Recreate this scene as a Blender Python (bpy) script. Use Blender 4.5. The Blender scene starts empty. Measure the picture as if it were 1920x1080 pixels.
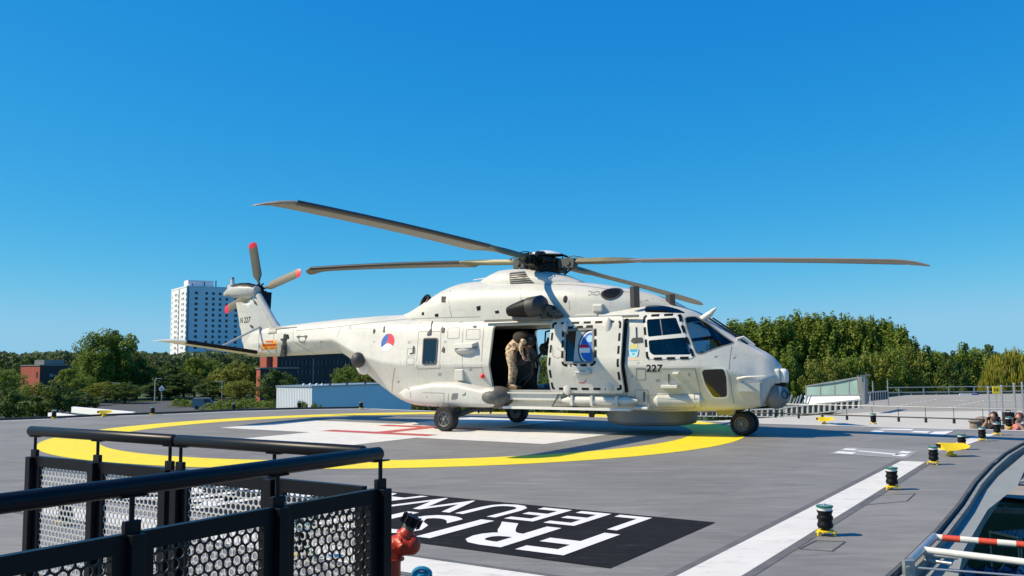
import bpy, bmesh, math, random
from mathutils import Vector, Matrix
from mathutils.bvhtree import BVHTree
from mathutils.geometry import tessellate_polygon
R = random.Random(7)
PI = math.pi
scene = bpy.context.scene
# ------------------------------------------------------------------ camera
FPX, PITCH, ROLL, EYE = 1677.86, 0.08337, -0.00768, 1.485
_f = Vector((0, math.cos(PITCH), math.sin(PITCH)))
_u = Vector((0, -math.sin(PITCH), math.cos(PITCH)))
_r = Vector((1, 0, 0))
_c, _s = math.cos(ROLL), math.sin(ROLL)
_r, _u = _r*_c + _u*_s, _u*_c - _r*_s
CAM = Vector((0, 0, EYE))
cd = bpy.data.cameras.new('camera'); cam = bpy.data.objects.new('camera', cd)
scene.collection.objects.link(cam); scene.camera = cam
cd.sensor_width = 36; cd.lens = 36*FPX/1920; cd.clip_start = 0.05; cd.clip_end = 4000
cam.matrix_world = Matrix(((_r.x, _u.x, -_f.x, 0), (_r.y, _u.y, -_f.y, 0), (_r.z, _u.z, -_f.z, EYE), (0, 0, 0, 1)))
# ------------------------------------------------------------------ world and sun
SUN = Vector((-1.0, -0.10, 1.0)).normalized()
el = math.asin(SUN.z); az = math.atan2(SUN.x, SUN.y)
W = bpy.data.worlds.new("World"); scene.world = W; W.use_nodes = True
nt = W.node_tree; bg = nt.nodes['Background']
sky = nt.nodes.new('ShaderNodeTexSky'); sky.sky_type = 'NISHITA'; sky.sun_disc = False
sky.sun_elevation = el; sky.sun_rotation = az; sky.altitude = 1500; sky.air_density = 1.0; sky.dust_density = 0.0; sky.ozone_density = 3.2
# grade the physical sky towards the deep, clean blue of the day: one power curve per channel
SK = 0.115
sep = nt.nodes.new('ShaderNodeSeparateColor'); com = nt.nodes.new('ShaderNodeCombineColor'); nt.links.new(sky.outputs[0], sep.inputs[0])
for i, (g_, a_) in enumerate(((2.0, .70), (.72, .62), (.27, .735))):
    m1 = nt.nodes.new('ShaderNodeMath'); m1.operation = 'MULTIPLY'; m1.inputs[1].default_value = SK
    m2 = nt.nodes.new('ShaderNodeMath'); m2.operation = 'POWER'; m2.inputs[1].default_value = g_
    m3 = nt.nodes.new('ShaderNodeMath'); m3.operation = 'MULTIPLY'; m3.inputs[1].default_value = a_/SK
    m4 = nt.nodes.new('ShaderNodeMath'); m4.operation = 'SMOOTH_MIN'; m4.inputs[1].default_value = (.24, .50, .70)[i]/SK; m4.inputs[2].default_value = (.16, .12, .06)[i]/SK
    nt.links.new(sep.outputs[i], m1.inputs[0]); nt.links.new(m1.outputs[0], m2.inputs[0]); nt.links.new(m2.outputs[0], m3.inputs[0]); nt.links.new(m3.outputs[0], m4.inputs[0]); nt.links.new(m4.outputs[0], com.inputs[i])
nt.links.new(com.outputs[0], bg.inputs['Color'])
bg.inputs['Strength'].default_value = SK
sd = bpy.data.lights.new('sun', 'SUN'); sun = bpy.data.objects.new('sun', sd); scene.collection.objects.link(sun)
sd.energy = 5.0; sd.angle = math.radians(0.53); sd.color = (1.0, 0.862, 0.63)
sun.rotation_euler = SUN.to_track_quat('Z', 'Y').to_euler()
scene.view_settings.view_transform = 'Standard'; scene.view_settings.look = 'None'
scene.view_settings.exposure = 0.22; scene.view_settings.gamma = 1
scene.cycles.max_bounces = 8; scene.cycles.transparent_max_bounces = 16
# ------------------------------------------------------------------ survey helpers
def ray(px, py):
    return _f + _r*((px-960)/FPX) + _u*((540-py)/FPX)
def at(px, py, z=0.0):
    d = ray(px, py); t = (z-EYE)/d.z; return CAM + d*t
def dep(px, py, Y):
    d = ray(px, py); return CAM + d*(Y/d.y)
HYAW = -0.5157
HO = Vector((-0.675, 21.185, 0.0))
HM = Matrix.Translation(HO) @ Matrix.Rotation(HYAW, 4, 'Z'); HI = HM.inverted()
HC = HI @ CAM
def hray(px, py): return (HI.to_3x3() @ ray(px, py))
def hs_(px, py, Y):            # helicopter x, z on its own vertical plane y = Y
    d = hray(px, py); t = (Y-HC.y)/d.y; p = HC + d*t; return (p.x, p.z)
def hx_(px, py, X):            # helicopter y, z on its cross plane x = X
    d = hray(px, py); t = (X-HC.x)/d.x; p = HC + d*t; return (p.y, p.z)
E1 = Vector((0.548, 0.8365, 0)); E2 = Vector((0.8365, -0.548, 0))
# ------------------------------------------------------------------ materials
def mat(name, col, rough=0.6, metal=0.0, noise=0.0, nscale=6.0, bump=0.0, bscale=40.0, spec=0.5, stretch=None, coat=0.0):
    m = bpy.data.materials.new(name); m.use_nodes = True; t = m.node_tree; b = t.nodes['Principled BSDF']
    b.inputs['Base Color'].default_value = (*col, 1); b.inputs['Roughness'].default_value = rough
    b.inputs['Metallic'].default_value = metal; b.inputs['Specular IOR Level'].default_value = spec
    b.inputs['Coat Weight'].default_value = coat
    if noise or bump:
        tc = t.nodes.new('ShaderNodeTexCoord'); mp = t.nodes.new('ShaderNodeMapping')
        t.links.new(tc.outputs['Object'], mp.inputs[0])
        if stretch: mp.inputs['Scale'].default_value = stretch
    if noise:
        n = t.nodes.new('ShaderNodeTexNoise'); n.inputs['Scale'].default_value = nscale; n.inputs['Detail'].default_value = 6
        n.inputs['Roughness'].default_value = 0.62
        t.links.new(mp.outputs[0], n.inputs[0])
        r = t.nodes.new('ShaderNodeValToRGB'); t.links.new(n.outputs[0], r.inputs[0])
        r.color_ramp.elements[0].position = .28; r.color_ramp.elements[1].position = .72
        r.color_ramp.elements[0].color = (*[c*(1-noise) for c in col], 1)
        r.color_ramp.elements[1].color = (*[min(1, c*(1+noise*.7)) for c in col], 1)
        t.links.new(r.outputs[0], b.inputs['Base Color'])
    if bump:
        n2 = t.nodes.new('ShaderNodeTexNoise'); n2.inputs['Scale'].default_value = bscale; n2.inputs['Detail'].default_value = 4
        t.links.new(mp.outputs[0], n2.inputs[0])
        bp = t.nodes.new('ShaderNodeBump'); bp.inputs['Strength'].default_value = bump; bp.inputs['Distance'].default_value = .02
        t.links.new(n2.outputs[0], bp.inputs['Height']); t.links.new(bp.outputs[0], b.inputs['Normal'])
    return m
def glass_mat(name, tint=(0.35, 0.42, 0.45), gl=0.12):
    m = bpy.data.materials.new(name); m.use_nodes = True; t = m.node_tree; t.nodes.remove(t.nodes['Principled BSDF'])
    out = t.nodes['Material Output']; tr = t.nodes.new('ShaderNodeBsdfTransparent'); tr.inputs[0].default_value = (*tint, 1)
    g = t.nodes.new('ShaderNodeBsdfGlossy'); g.inputs['Roughness'].default_value = 0.03
    fr = t.nodes.new('ShaderNodeFresnel'); fr.inputs[0].default_value = 1.5
    ad = t.nodes.new('ShaderNodeMath'); ad.operation = 'MAXIMUM'; ad.inputs[1].default_value = gl
    mx = t.nodes.new('ShaderNodeMixShader')
    t.links.new(fr.outputs[0], ad.inputs[0]); t.links.new(ad.outputs[0], mx.inputs[0])
    t.links.new(tr.outputs[0], mx.inputs[1]); t.links.new(g.outputs[0], mx.inputs[2]); t.links.new(mx.outputs[0], out.inputs[0])
    return m
M = {}
M['paint'] = mat('heli_paint', (.615, .61, .555), .45, noise=.07, nscale=2.2, bump=.05, bscale=3, stretch=(1, 1, .6))
def grime(m):      # faint oil and soot streaks and touch-up patches with their own outline
    t = m.node_tree; b = t.nodes['Principled BSDF']; src = b.inputs['Base Color'].links[0].from_socket
    tc = t.nodes.new('ShaderNodeTexCoord')
    for sc, st, lo, hi, am, col in ((3.0, (.35, .35, 1.6), .50, .70, .30, (.36, .34, .28)), (7.0, (2.2, 1, .35), .54, .70, .32, (.33, .315, .27)), (1.3, (1, 1, 1), .56, .59, .30, (.66, .655, .60))):
        mp = t.nodes.new('ShaderNodeMapping'); mp.inputs['Scale'].default_value = st; n = t.nodes.new('ShaderNodeTexNoise'); n.inputs['Scale'].default_value = sc; n.inputs['Detail'].default_value = 9; n.inputs['Roughness'].default_value = .7
        r = t.nodes.new('ShaderNodeMapRange'); r.inputs[1].default_value = lo; r.inputs[2].default_value = hi; r.inputs[4].default_value = am
        mx = t.nodes.new('ShaderNodeMix'); mx.data_type = 'RGBA'; mx.inputs[7].default_value = (*col, 1)
        t.links.new(tc.outputs['Object'], mp.inputs[0]); t.links.new(mp.outputs[0], n.inputs[0]); t.links.new(n.outputs[0], r.inputs[0]); t.links.new(r.outputs[0], mx.inputs[0]); t.links.new(src, mx.inputs[6]); src = mx.outputs[2]
    t.links.new(src, b.inputs['Base Color'])
grime(M['paint'])
M['paint2'] = mat('heli_paint_panel', (.52, .52, .485), .45, noise=.08, nscale=5)
M['trim'] = mat('heli_trim_white', (.74, .73, .68), .4)
M['seam'] = mat('panel_seam', (.22, .215, .19), .7)
M['seam2'] = mat('panel_seam_light', (.27, .265, .235), .7)
M['grey'] = mat('dark_grey_metal', (.045, .045, .043), .55, .0, noise=.25, nscale=9)
M['midgrey'] = mat('mid_grey_metal', (.22, .22, .21), .5, .3, noise=.2, nscale=9)
M['radome'] = mat('radome_grey', (.17, .18, .18), .5, noise=.06, nscale=4)
M['black'] = mat('satin_black', (.005, .005, .006), .5, spec=.22)
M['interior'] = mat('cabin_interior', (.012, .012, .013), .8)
M['rubber'] = mat('tyre_rubber', (.016, .016, .016), .75, noise=.3, nscale=20)
M['rim'] = mat('wheel_rim', (.15, .15, .145), .5, .1, noise=.2, nscale=20)
M['blade'] = mat('blade_grey', (.27, .25, .215), .5, noise=.16, nscale=4, stretch=(.6, 4, 4))
M['bladedark'] = mat('blade_abrasion_strip', (.05, .05, .048), .45)
M['tblade'] = mat('tail_blade_olive_grey', (.15, .14, .095), .5, noise=.12, nscale=4)
M['red'] = mat('signal_red', (.80, .015, .04), .45)
M['rred'] = mat('roundel_red', (.62, .02, .06), .5)
M['rblue'] = mat('roundel_blue', (.02, .10, .42), .5)
M['rwhite'] = mat('marking_white', (.80, .80, .80), .5)
M['orange'] = mat('placard_orange', (.90, .36, .02), .5)
M['orangetxt'] = mat('placard_red', (.55, .06, .01), .5)
M['yellow'] = mat('yellow_metal', (.88, .62, .01), .45, noise=.08, nscale=20)
M['glass'] = glass_mat('tinted_canopy_glass', (.30, .42, .52), .08)
M['glass_dark'] = glass_mat('dark_window_glass', (.05, .11, .17), .10)
M['glass_fence'] = mat('fence_frosted_glass', (.26, .38, .36), .25, noise=.18, nscale=.8)
M['hub'] = mat('rotor_head_metal', (.010, .011, .010), .5, .0, noise=.4, nscale=18, spec=.3)
M['hubgrey'] = mat('rotor_cuff_metal', (.10, .105, .095), .45, .1, noise=.3, nscale=18)
M['olive'] = mat('rotor_arm_olive', (.17, .16, .09), .5, .2, noise=.2, nscale=10)
M['deck_white'] = mat('deck_paint_white', (.70, .68, .63), .7, noise=.07, nscale=2.4, bump=.12, bscale=60)
M['deck_yellow'] = mat('deck_paint_yellow', (.88, .70, .008), .6, noise=.06, nscale=2.5, bump=.12, bscale=60)
M['deck_red'] = mat('deck_paint_red', (.50, .075, .065), .65, noise=.10, nscale=3, bump=.1, bscale=60)
M['deck_black'] = mat('deck_paint_black', (.014, .014, .015), .85, noise=.2, nscale=3, bump=.12, bscale=60, spec=.12)
M['joint'] = mat('joint_sealant', (.09, .09, .09), .8, noise=.3, nscale=8)
M['rail'] = mat('powder_coat_black', (.006, .007, .010), .38, noise=.15, nscale=30, spec=.22)
M['panel_lit'] = mat('perforated_aluminium_sunlit', (.62, .61, .58), .45, .2)  # railing sheet on its sunlit side, the sunlight put into the colour
M['panel_shaded'] = mat('perforated_aluminium_shaded', (.012, .012, .013), .3)  # same sheet from its shaded side, the shade put into the colour
M['concrete'] = mat('pale_concrete', (.52, .495, .44), .85, noise=.10, nscale=.5, bump=.1, bscale=8)
M['steel'] = mat('galvanised_steel', (.42, .44, .45), .42, .6, noise=.15, nscale=14)
M['whitepipe'] = mat('white_pipe_paint', (.70, .69, .63), .45, noise=.14, nscale=14)
M['redpipe'] = mat('red_pipe_paint', (.62, .07, .03), .45, noise=.12, nscale=14)
M['gutter'] = mat('gutter_zinc', (.25, .27, .265), .85, .0, noise=.10, nscale=3)
M['valvered'] = mat('hydrant_red', (.50, .035, .008), .4, noise=.2, nscale=25, bump=.2, bscale=60)
M['green'] = mat('green_ring', (.01, .16, .08), .35)
M['lens'] = mat('lamp_lens_clear', (.75, .78, .76), .2)
M['blue'] = mat('blue_paint', (.01, .24, .42), .5)
M['netblue'] = mat('blue_netting', (.01, .09, .20), .6, noise=.4, nscale=8)
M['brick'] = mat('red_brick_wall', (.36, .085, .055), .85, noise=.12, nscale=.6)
M['brickdark'] = mat('dark_cladding_shaded_brick', (.055, .036, .038), .7, noise=.3, nscale=.4)
M['peach'] = mat('peach_render', (.62, .33, .20), .8, noise=.1, nscale=.3)
M['towerW'] = mat('white_facade', (.80, .82, .84), .8, noise=.05, nscale=.1)
M['shed'] = mat('white_metal_cladding', (.80, .82, .84), .6, noise=.03, nscale=.5)
M['pane'] = mat('window_dark', (.02, .03, .045), .15)
M['pane2'] = mat('window_blue', (.012, .03, .05), .12, spec=.35)
M['asphalt'] = mat('asphalt', (.075, .075, .075), .9, noise=.15, nscale=.2)
M['grass'] = mat('grass_ground', (.045, .075, .02), .95, noise=.4, nscale=.05)
M['skin'] = mat('skin', (.46, .25, .17), .55)
M['hairdark'] = mat('hair_dark', (.025, .015, .01), .6)
M['hairred'] = mat('hair_red_brown', (.16, .045, .025), .6)
M['pink'] = mat('pink_cloth', (.55, .20, .20), .8)
M['darkcloth'] = mat('dark_cloth', (.02, .02, .025), .85)
M['whitecloth'] = mat('white_cloth', (.7, .68, .64), .85)
M['bark'] = mat('bark', (.10, .08, .055), .9, noise=.3, nscale=3)
M['lamp_pole'] = mat('lamp_pole_grey', (.50, .52, .50), .5)
# deck surface: grey coating with tile-like sheets, rubber scuffs and streaks
def deck_mat():
    m = bpy.data.materials.new('deck_coating'); m.use_nodes = True; t = m.node_tree; b = t.nodes['Principled BSDF']
    tc = t.nodes.new('ShaderNodeTexCoord')
    def noise(scale, st, rot=0, det=5, rough=.6):
        mp = t.nodes.new('ShaderNodeMapping'); mp.inputs['Scale'].default_value = st; mp.inputs['Rotation'].default_value = (0, 0, rot)
        n = t.nodes.new('ShaderNodeTexNoise'); n.inputs['Scale'].default_value = scale; n.inputs['Detail'].default_value = det; n.inputs['Roughness'].default_value = rough
        t.links.new(tc.outputs['Object'], mp.inputs[0]); t.links.new(mp.outputs[0], n.inputs[0]); return n
    n1 = noise(.35, (1, 1, 1)); n2 = noise(1.6, (1, 5, 1), .58); n3 = noise(60, (1, 1, 1), 0, 3)
    r = t.nodes.new('ShaderNodeValToRGB'); t.links.new(n1.outputs[0], r.inputs[0])
    r.color_ramp.elements[0].position = .3; r.color_ramp.elements[1].position = .7
    r.color_ramp.elements[0].color = (.200, .193, .180, 1); r.color_ramp.elements[1].color = (.255, .246, .228, 1)
    r2 = t.nodes.new('ShaderNodeMapRange'); r2.inputs[1].default_value = .3; r2.inputs[2].default_value = .7; r2.inputs[3].default_value = .84; r2.inputs[4].default_value = 1.12
    t.links.new(n2.outputs[0], r2.inputs[0])
    r3 = t.nodes.new('ShaderNodeMapRange'); r3.inputs[1].default_value = .2; r3.inputs[2].default_value = .8; r3.inputs[3].default_value = .88; r3.inputs[4].default_value = 1.12
    t.links.new(n3.outputs[0], r3.inputs[0])
    mu = t.nodes.new('ShaderNodeMath'); mu.operation = 'MULTIPLY'; t.links.new(r2.outputs[0], mu.inputs[0]); t.links.new(r3.outputs[0], mu.inputs[1])
    # tile joints
    mp = t.nodes.new('ShaderNodeMapping'); mp.inputs['Rotation'].default_value = (0, 0, .58); t.links.new(tc.outputs['Object'], mp.inputs[0])
    br = t.nodes.new('ShaderNodeTexBrick'); br.inputs['Scale'].default_value = 1; br.inputs['Brick Width'].default_value = 2.4; br.inputs['Row Height'].default_value = 1.2
    br.inputs['Mortar Size'].default_value = .006; br.inputs['Mortar Smooth'].default_value = .3; br.inputs['Color1'].default_value = (1, 1, 1, 1); br.inputs['Color2'].default_value = (.90, .91, .92, 1); br.inputs['Mortar'].default_value = (.72, .72, .72, 1)
    t.links.new(mp.outputs[0], br.inputs[0])
    vm = t.nodes.new('ShaderNodeVectorMath'); vm.operation = 'SCALE'; t.links.new(r.outputs[0], vm.inputs[0]); t.links.new(mu.outputs[0], vm.inputs['Scale'])
    v2 = t.nodes.new('ShaderNodeVectorMath'); v2.operation = 'MULTIPLY'; t.links.new(vm.outputs[0], v2.inputs[0]); t.links.new(br.outputs[0], v2.inputs[1])
    # pale scuffs and dark rubber / water stains
    n4 = noise(.9, (1, 4.5, 1), .1, 10, .75); r4 = t.nodes.new('ShaderNodeMapRange'); r4.inputs[1].default_value = .52; r4.inputs[2].default_value = .70; r4.inputs[4].default_value = .55
    n5 = noise(.55, (1, 2.2, 1), 1.2, 9, .7); r5 = t.nodes.new('ShaderNodeMapRange'); r5.inputs[1].default_value = .50; r5.inputs[2].default_value = .68; r5.inputs[4].default_value = .45
    t.links.new(n4.outputs[0], r4.inputs[0]); t.links.new(n5.outputs[0], r5.inputs[0])
    ma = t.nodes.new('ShaderNodeMix'); ma.data_type = 'RGBA'; ma.inputs[7].default_value = (.36, .35, .33, 1); mb_ = t.nodes.new('ShaderNodeMix'); mb_.data_type = 'RGBA'; mb_.inputs[7].default_value = (.13, .127, .12, 1)
    t.links.new(r4.outputs[0], ma.inputs[0]); t.links.new(v2.outputs[0], ma.inputs[6]); t.links.new(r5.outputs[0], mb_.inputs[0]); t.links.new(ma.outputs[2], mb_.inputs[6])
    t.links.new(mb_.outputs[2], b.inputs['Base Color']); b.inputs['Roughness'].default_value = .68; b.inputs['Specular IOR Level'].default_value = .3
    bp = t.nodes.new('ShaderNodeBump'); bp.inputs['Strength'].default_value = .25; bp.inputs['Distance'].default_value = .01
    t.links.new(n3.outputs[0], bp.inputs['Height']); t.links.new(bp.outputs[0], b.inputs['Normal'])
    return m
def wear(m, amount=.66, deck=(.235, .228, .21)):      # thin, scuffed paint: the grey coating shows through in patches
    t = m.node_tree; b = t.nodes['Principled BSDF']; src = b.inputs['Base Color'].links[0].from_socket
    tc = t.nodes.new('ShaderNodeTexCoord'); mp = t.nodes.new('ShaderNodeMapping'); mp.inputs['Scale'].default_value = (1, 3.5, 1); mp.inputs['Rotation'].default_value = (0, 0, .58)
    n = t.nodes.new('ShaderNodeTexNoise'); n.inputs['Scale'].default_value = 2.6; n.inputs['Detail'].default_value = 12; n.inputs['Roughness'].default_value = .78
    r = t.nodes.new('ShaderNodeMapRange'); r.inputs[1].default_value = amount-.05; r.inputs[2].default_value = amount+.08; r.inputs[4].default_value = .75
    mx = t.nodes.new('ShaderNodeMix'); mx.data_type = 'RGBA'; mx.inputs[7].default_value = (*deck, 1)
    t.links.new(tc.outputs['Object'], mp.inputs[0]); t.links.new(mp.outputs[0], n.inputs[0]); t.links.new(n.outputs[0], r.inputs[0]); t.links.new(r.outputs[0], mx.inputs[0]); t.links.new(src, mx.inputs[6]); t.links.new(mx.outputs[2], b.inputs['Base Color'])
for k_ in ('deck_white', 'deck_yellow', 'deck_red'): wear(M[k_], .585)
wear(M['deck_black'], .59, (.06, .06, .06))
M['deck'] = deck_mat()
def camo_mat(name, cols, scale):
    m = bpy.data.materials.new(name); m.use_nodes = True; t = m.node_tree; b = t.nodes['Principled BSDF']; b.inputs['Roughness'].default_value = .9
    tc = t.nodes.new('ShaderNodeTexCoord'); n = t.nodes.new('ShaderNodeTexNoise'); n.inputs['Scale'].default_value = scale; n.inputs['Detail'].default_value = 3
    t.links.new(tc.outputs['Object'], n.inputs[0]); r = t.nodes.new('ShaderNodeValToRGB'); r.color_ramp.interpolation = 'CONSTANT'
    t.links.new(n.outputs[0], r.inputs[0]); e = r.color_ramp.elements
    while len(e) < len(cols): e.new(.5)
    for i, c in enumerate(cols): e[i].position = [0, .44, .52, .60, .7][i]; e[i].color = (*c, 1)
    t.links.new(r.outputs[0], b.inputs['Base Color']); return m
M['camo'] = camo_mat('desert_camouflage', [(.24, .15, .09), (.60, .42, .26), (.75, .58, .40), (.36, .27, .16)], 11)
M['camogrey'] = camo_mat('flight_suit_camouflage', [(.10, .10, .08), (.26, .25, .2), (.4, .38, .32), (.15, .15, .11)], 16)
def leaf_mat(name, c1, c2, sc=.5):
    m = bpy.data.materials.new(name); m.use_nodes = True; t = m.node_tree; b = t.nodes['Principled BSDF']
    tc = t.nodes.new('ShaderNodeTexCoord'); n = t.nodes.new('ShaderNodeTexNoise'); n.inputs['Scale'].default_value = sc; n.inputs['Detail'].default_value = 8; n.inputs['Roughness'].default_value = .75
    t.links.new(tc.outputs['Object'], n.inputs[0]); r = t.nodes.new('ShaderNodeValToRGB'); t.links.new(n.outputs[0], r.inputs[0])
    r.color_ramp.elements[0].position = .34; r.color_ramp.elements[1].position = .66
    r.color_ramp.elements[0].color = (*c1, 1); r.color_ramp.elements[1].color = (*c2, 1)
    t.links.new(r.outputs[0], b.inputs['Base Color']); b.inputs['Roughness'].default_value = .55; b.inputs['Specular IOR Level'].default_value = .3
    tr = t.nodes.new('ShaderNodeBsdfTranslucent'); t.links.new(r.outputs[0], tr.inputs[0]); mx = t.nodes.new('ShaderNodeMixShader'); mx.inputs[0].default_value = .35
    t.links.new(b.outputs[0], mx.inputs[1]); t.links.new(tr.outputs[0], mx.inputs[2]); t.links.new(mx.outputs[0], t.nodes['Material Output'].inputs[0])
    return m
M['leafA'] = leaf_mat('foliage_mid_green', (.10, .165, .016), (.24, .31, .045))
M['leafM'] = leaf_mat('foliage_warm_green', (.115, .17, .016), (.26, .31, .045))
M['leafB'] = leaf_mat('foliage_dark_green', (.06, .11, .02), (.14, .20, .04))
M['leafC'] = leaf_mat('foliage_olive', (.15, .18, .018), (.31, .33, .06))
M['leafD'] = leaf_mat('foliage_yellow_willow', (.22, .23, .02), (.40, .36, .05))
M['leafE'] = leaf_mat('foliage_far', (.09, .13, .045), (.16, .20, .08), .05)
M['leafF'] = leaf_mat('foliage_bright', (.12, .18, .015), (.24, .30, .04))
# ------------------------------------------------------------------ object helpers
COL = scene.collection
def tag(o, label=None, cat=None, group=None, kind=None):
    if label: o['label'] = label
    if cat: o['category'] = cat
    if group: o['group'] = group
    if kind: o['kind'] = kind
    return o
def empty(name, loc=(0, 0, 0), rz=0.0, **k):
    o = bpy.data.objects.new(name, None); COL.objects.link(o); o.location = loc; o.rotation_euler = (0, 0, rz); o.empty_display_size = .2
    return tag(o, **k)
class MB:
    def __init__(s): s.v = []; s.f = []; s.m = []
    def add(s, vs, fs, mi=0):
        n = len(s.v); s.v += [tuple(v) for v in vs]; s.f += [tuple(i+n for i in f) for f in fs]; s.m += [mi]*len(fs); return s
    def box(s, c, d, mi=0, rot=None):
        c = Vector(c); hx, hy, hz = d[0]/2, d[1]/2, d[2]/2
        vs = [Vector((x, y, z)) for x in (-hx, hx) for y in (-hy, hy) for z in (-hz, hz)]
        if rot is not None: vs = [rot @ v for v in vs]
        return s.add([v+c for v in vs], [(0, 1, 3, 2), (4, 6, 7, 5), (0, 4, 5, 1), (2, 3, 7, 6), (0, 2, 6, 4), (1, 5, 7, 3)], mi)
    def bar(s, a, b, w, h, mi=0, up=(0, 0, 1)):
        a, b = Vector(a), Vector(b); d = (b-a); L = d.length; d.normalize(); up = Vector(up)
        sd_ = d.cross(up)
        if sd_.length < 1e-4: sd_ = d.cross(Vector((1, 0, 0)))
        sd_.normalize(); u2 = sd_.cross(d)
        m = Matrix((d, sd_, u2)).transposed()
        return s.box((a+b)/2, (L, w, h), mi, m)
    def cyl(s, a, b, r0, r1=None, n=14, mi=0, cap=True):
        return s.tube([a, b], [r0, r0 if r1 is None else r1], n, mi, cap)
    def tube(s, pts, rs, n=12, mi=0, cap=True):
        pts = [Vector(p) for p in pts]
        if not hasattr(rs, '__len__'): rs = [rs]*len(pts)
        rings = []; pu = None
        for i, p in enumerate(pts):
            t = (pts[min(i+1, len(pts)-1)] - pts[max(i-1, 0)]).normalized()
            if pu is None: pu = t.orthogonal().normalized()
            else:
                pu = (pu - t*pu.dot(t)).normalized()
            w = t.cross(pu)
            rings.append([p + (pu*math.cos(2*PI*k/n)+w*math.sin(2*PI*k/n))*rs[i] for k in range(n)])
        return s.loft(rings, mi, cap)
    def loft(s, rings, mi=0, cap=True, closed=True):
        n = len(rings[0]); vs = [v for r in rings for v in r]; fs = []
        for i in range(len(rings)-1):
            for k in range(n if closed else n-1):
                a, b = i*n+k, i*n+(k+1) % n; fs.append((a, b, b+n, a+n))
        if cap:
            fs.append(tuple(reversed(range(n)))); fs.append(tuple((len(rings)-1)*n+k for k in range(n)))
        return s.add(vs, fs, mi)
    def ell(s, c, r, n=14, m=9, mi=0, rot=None, zmin=-1.0, zmax=1.0):
        rings = []
        for j in range(m+1):
            z = zmin+(zmax-zmin)*(j/m); th = math.asin(max(-1, min(1, z))); 
            th = math.asin(zmin)+(math.asin(zmax)-math.asin(zmin))*j/m
            rr = max(math.cos(th), .02); z = math.sin(th)
            ring = [Vector((r[0]*rr*math.cos(2*PI*k/n), r[1]*rr*math.sin(2*PI*k/n), r[2]*z)) for k in range(n)]
            if rot is not None: ring = [rot @ v for v in ring]
            rings.append([v+Vector(c) for v in ring])
        return s.loft(rings, mi)
    def lathe(s, prof, c=(0, 0, 0), n=20, mi=0, axis=None, cap=True):
        q = Vector(axis).to_track_quat('Z', 'Y').to_matrix() if axis else Matrix.Identity(3)
        return s.loft([[q @ Vector((r*math.cos(2*PI*k/n), r*math.sin(2*PI*k/n), z))+Vector(c) for k in range(n)] for r, z in prof], mi, cap)
    def prism(s, poly, d, mi=0):    # poly: 3d points of a planar outline, d: extrusion vector
        d = Vector(d); P = [Vector(p) for p in poly]; n = len(P)
        return s.add(P+[p+d for p in P], [tuple(range(n)), tuple(reversed(range(n, 2*n)))]+[(i, i+n, (i+1) % n+n, (i+1) % n) for i in range(n)], mi)
    def build(s, name, mats, parent=None, smooth=0.0, loc=None, recalc=True):
        me = bpy.data.meshes.new(name); me.from_pydata(s.v, [], s.f)
        for m in (mats if isinstance(mats, (list, tuple)) else [mats]): me.materials.append(m)
        me.polygons.foreach_set('material_index', s.m)
        if recalc:
            bm = bmesh.new(); bm.from_mesh(me); bmesh.ops.recalc_face_normals(bm, faces=bm.faces); bm.to_mesh(me); bm.free()
        if smooth: shade(me, smooth)
        o = bpy.data.objects.new(name, me); COL.objects.link(o)
        if parent: o.parent = parent
        if loc is not None: o.location = loc
        return o
def shade(me, ang):
    me.polygons.foreach_set('use_smooth', [True]*len(me.polygons))
    try: me.set_sharp_from_angle(angle=math.radians(ang))
    except Exception: pass
def sheet(name, polys, z, m, parent=None, kind='structure', **k):
    b = MB()
    for poly in polys: b.add([(p[0], p[1], 0) for p in poly], [tuple(range(len(poly)))])
    me = bpy.data.meshes.new(name); me.from_pydata(b.v, [], b.f); me.materials.append(m)
    bm = bmesh.new(); bm.from_mesh(me)
    bmesh.ops.triangulate(bm, faces=[f for f in bm.faces if len(f.verts) > 4])
    for f in bm.faces:
        f.normal_update()
        if f.normal.z < 0: f.normal_flip()
    bm.to_mesh(me); bm.free()
    o = bpy.data.objects.new(name, me); COL.objects.link(o); o.location = (0, 0, z)
    if parent: o.parent = parent
    return tag(o, kind=kind, **k)
def copy_tree(o, parent=None):
    c = o.copy(); COL.objects.link(c)
    if parent: c.parent = parent
    for ch in [x for x in bpy.data.objects if x.parent == o]: copy_tree(ch, c)
    return c
def P2(px, py, z=0.0):
    v = at(px, py, z); return (v.x, v.y)
def band(a, b, w0, w1=None):    # flat strip beside the line a-b
    a, b = Vector((a[0], a[1], 0)), Vector((b[0], b[1], 0)); n = Vector((-(b-a).y, (b-a).x, 0)).normalized()
    w1 = w0 if w1 is None else w1
    return [a+n*w0, b+n*w0, b+n*w1, a+n*w1]
def text_mesh(txt, bold=0.02, track=1.0):
    cu = bpy.data.curves.new('lettering', 'FONT'); cu.body = txt; cu.size = 1.0; cu.offset = bold; cu.resolution_u = 3; cu.space_character = track; cu.fill_mode = 'FRONT'; cu.dimensions = '2D'
    o = bpy.data.objects.new('lettering', cu); COL.objects.link(o)
    dg = bpy.context.evaluated_depsgraph_get(); me = bpy.data.meshes.new_from_object(o.evaluated_get(dg)); 
    vs = [v.co.copy() for v in me.vertices]; fs = [tuple(p.vertices) for p in me.polygons]
    bpy.data.objects.remove(o); bpy.data.curves.remove(cu); bpy.data.meshes.remove(me)
    x0 = min(v.x for v in vs); x1 = max(v.x for v in vs); y0 = min(v.y for v in vs); y1 = max(v.y for v in vs)
    return [((v.x-x0)/(x1-x0), (v.y-y0)/(y1-y0)) for v in vs], fs     # unit box
# ================================================================== SETTING
GZ = -7.5
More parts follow.
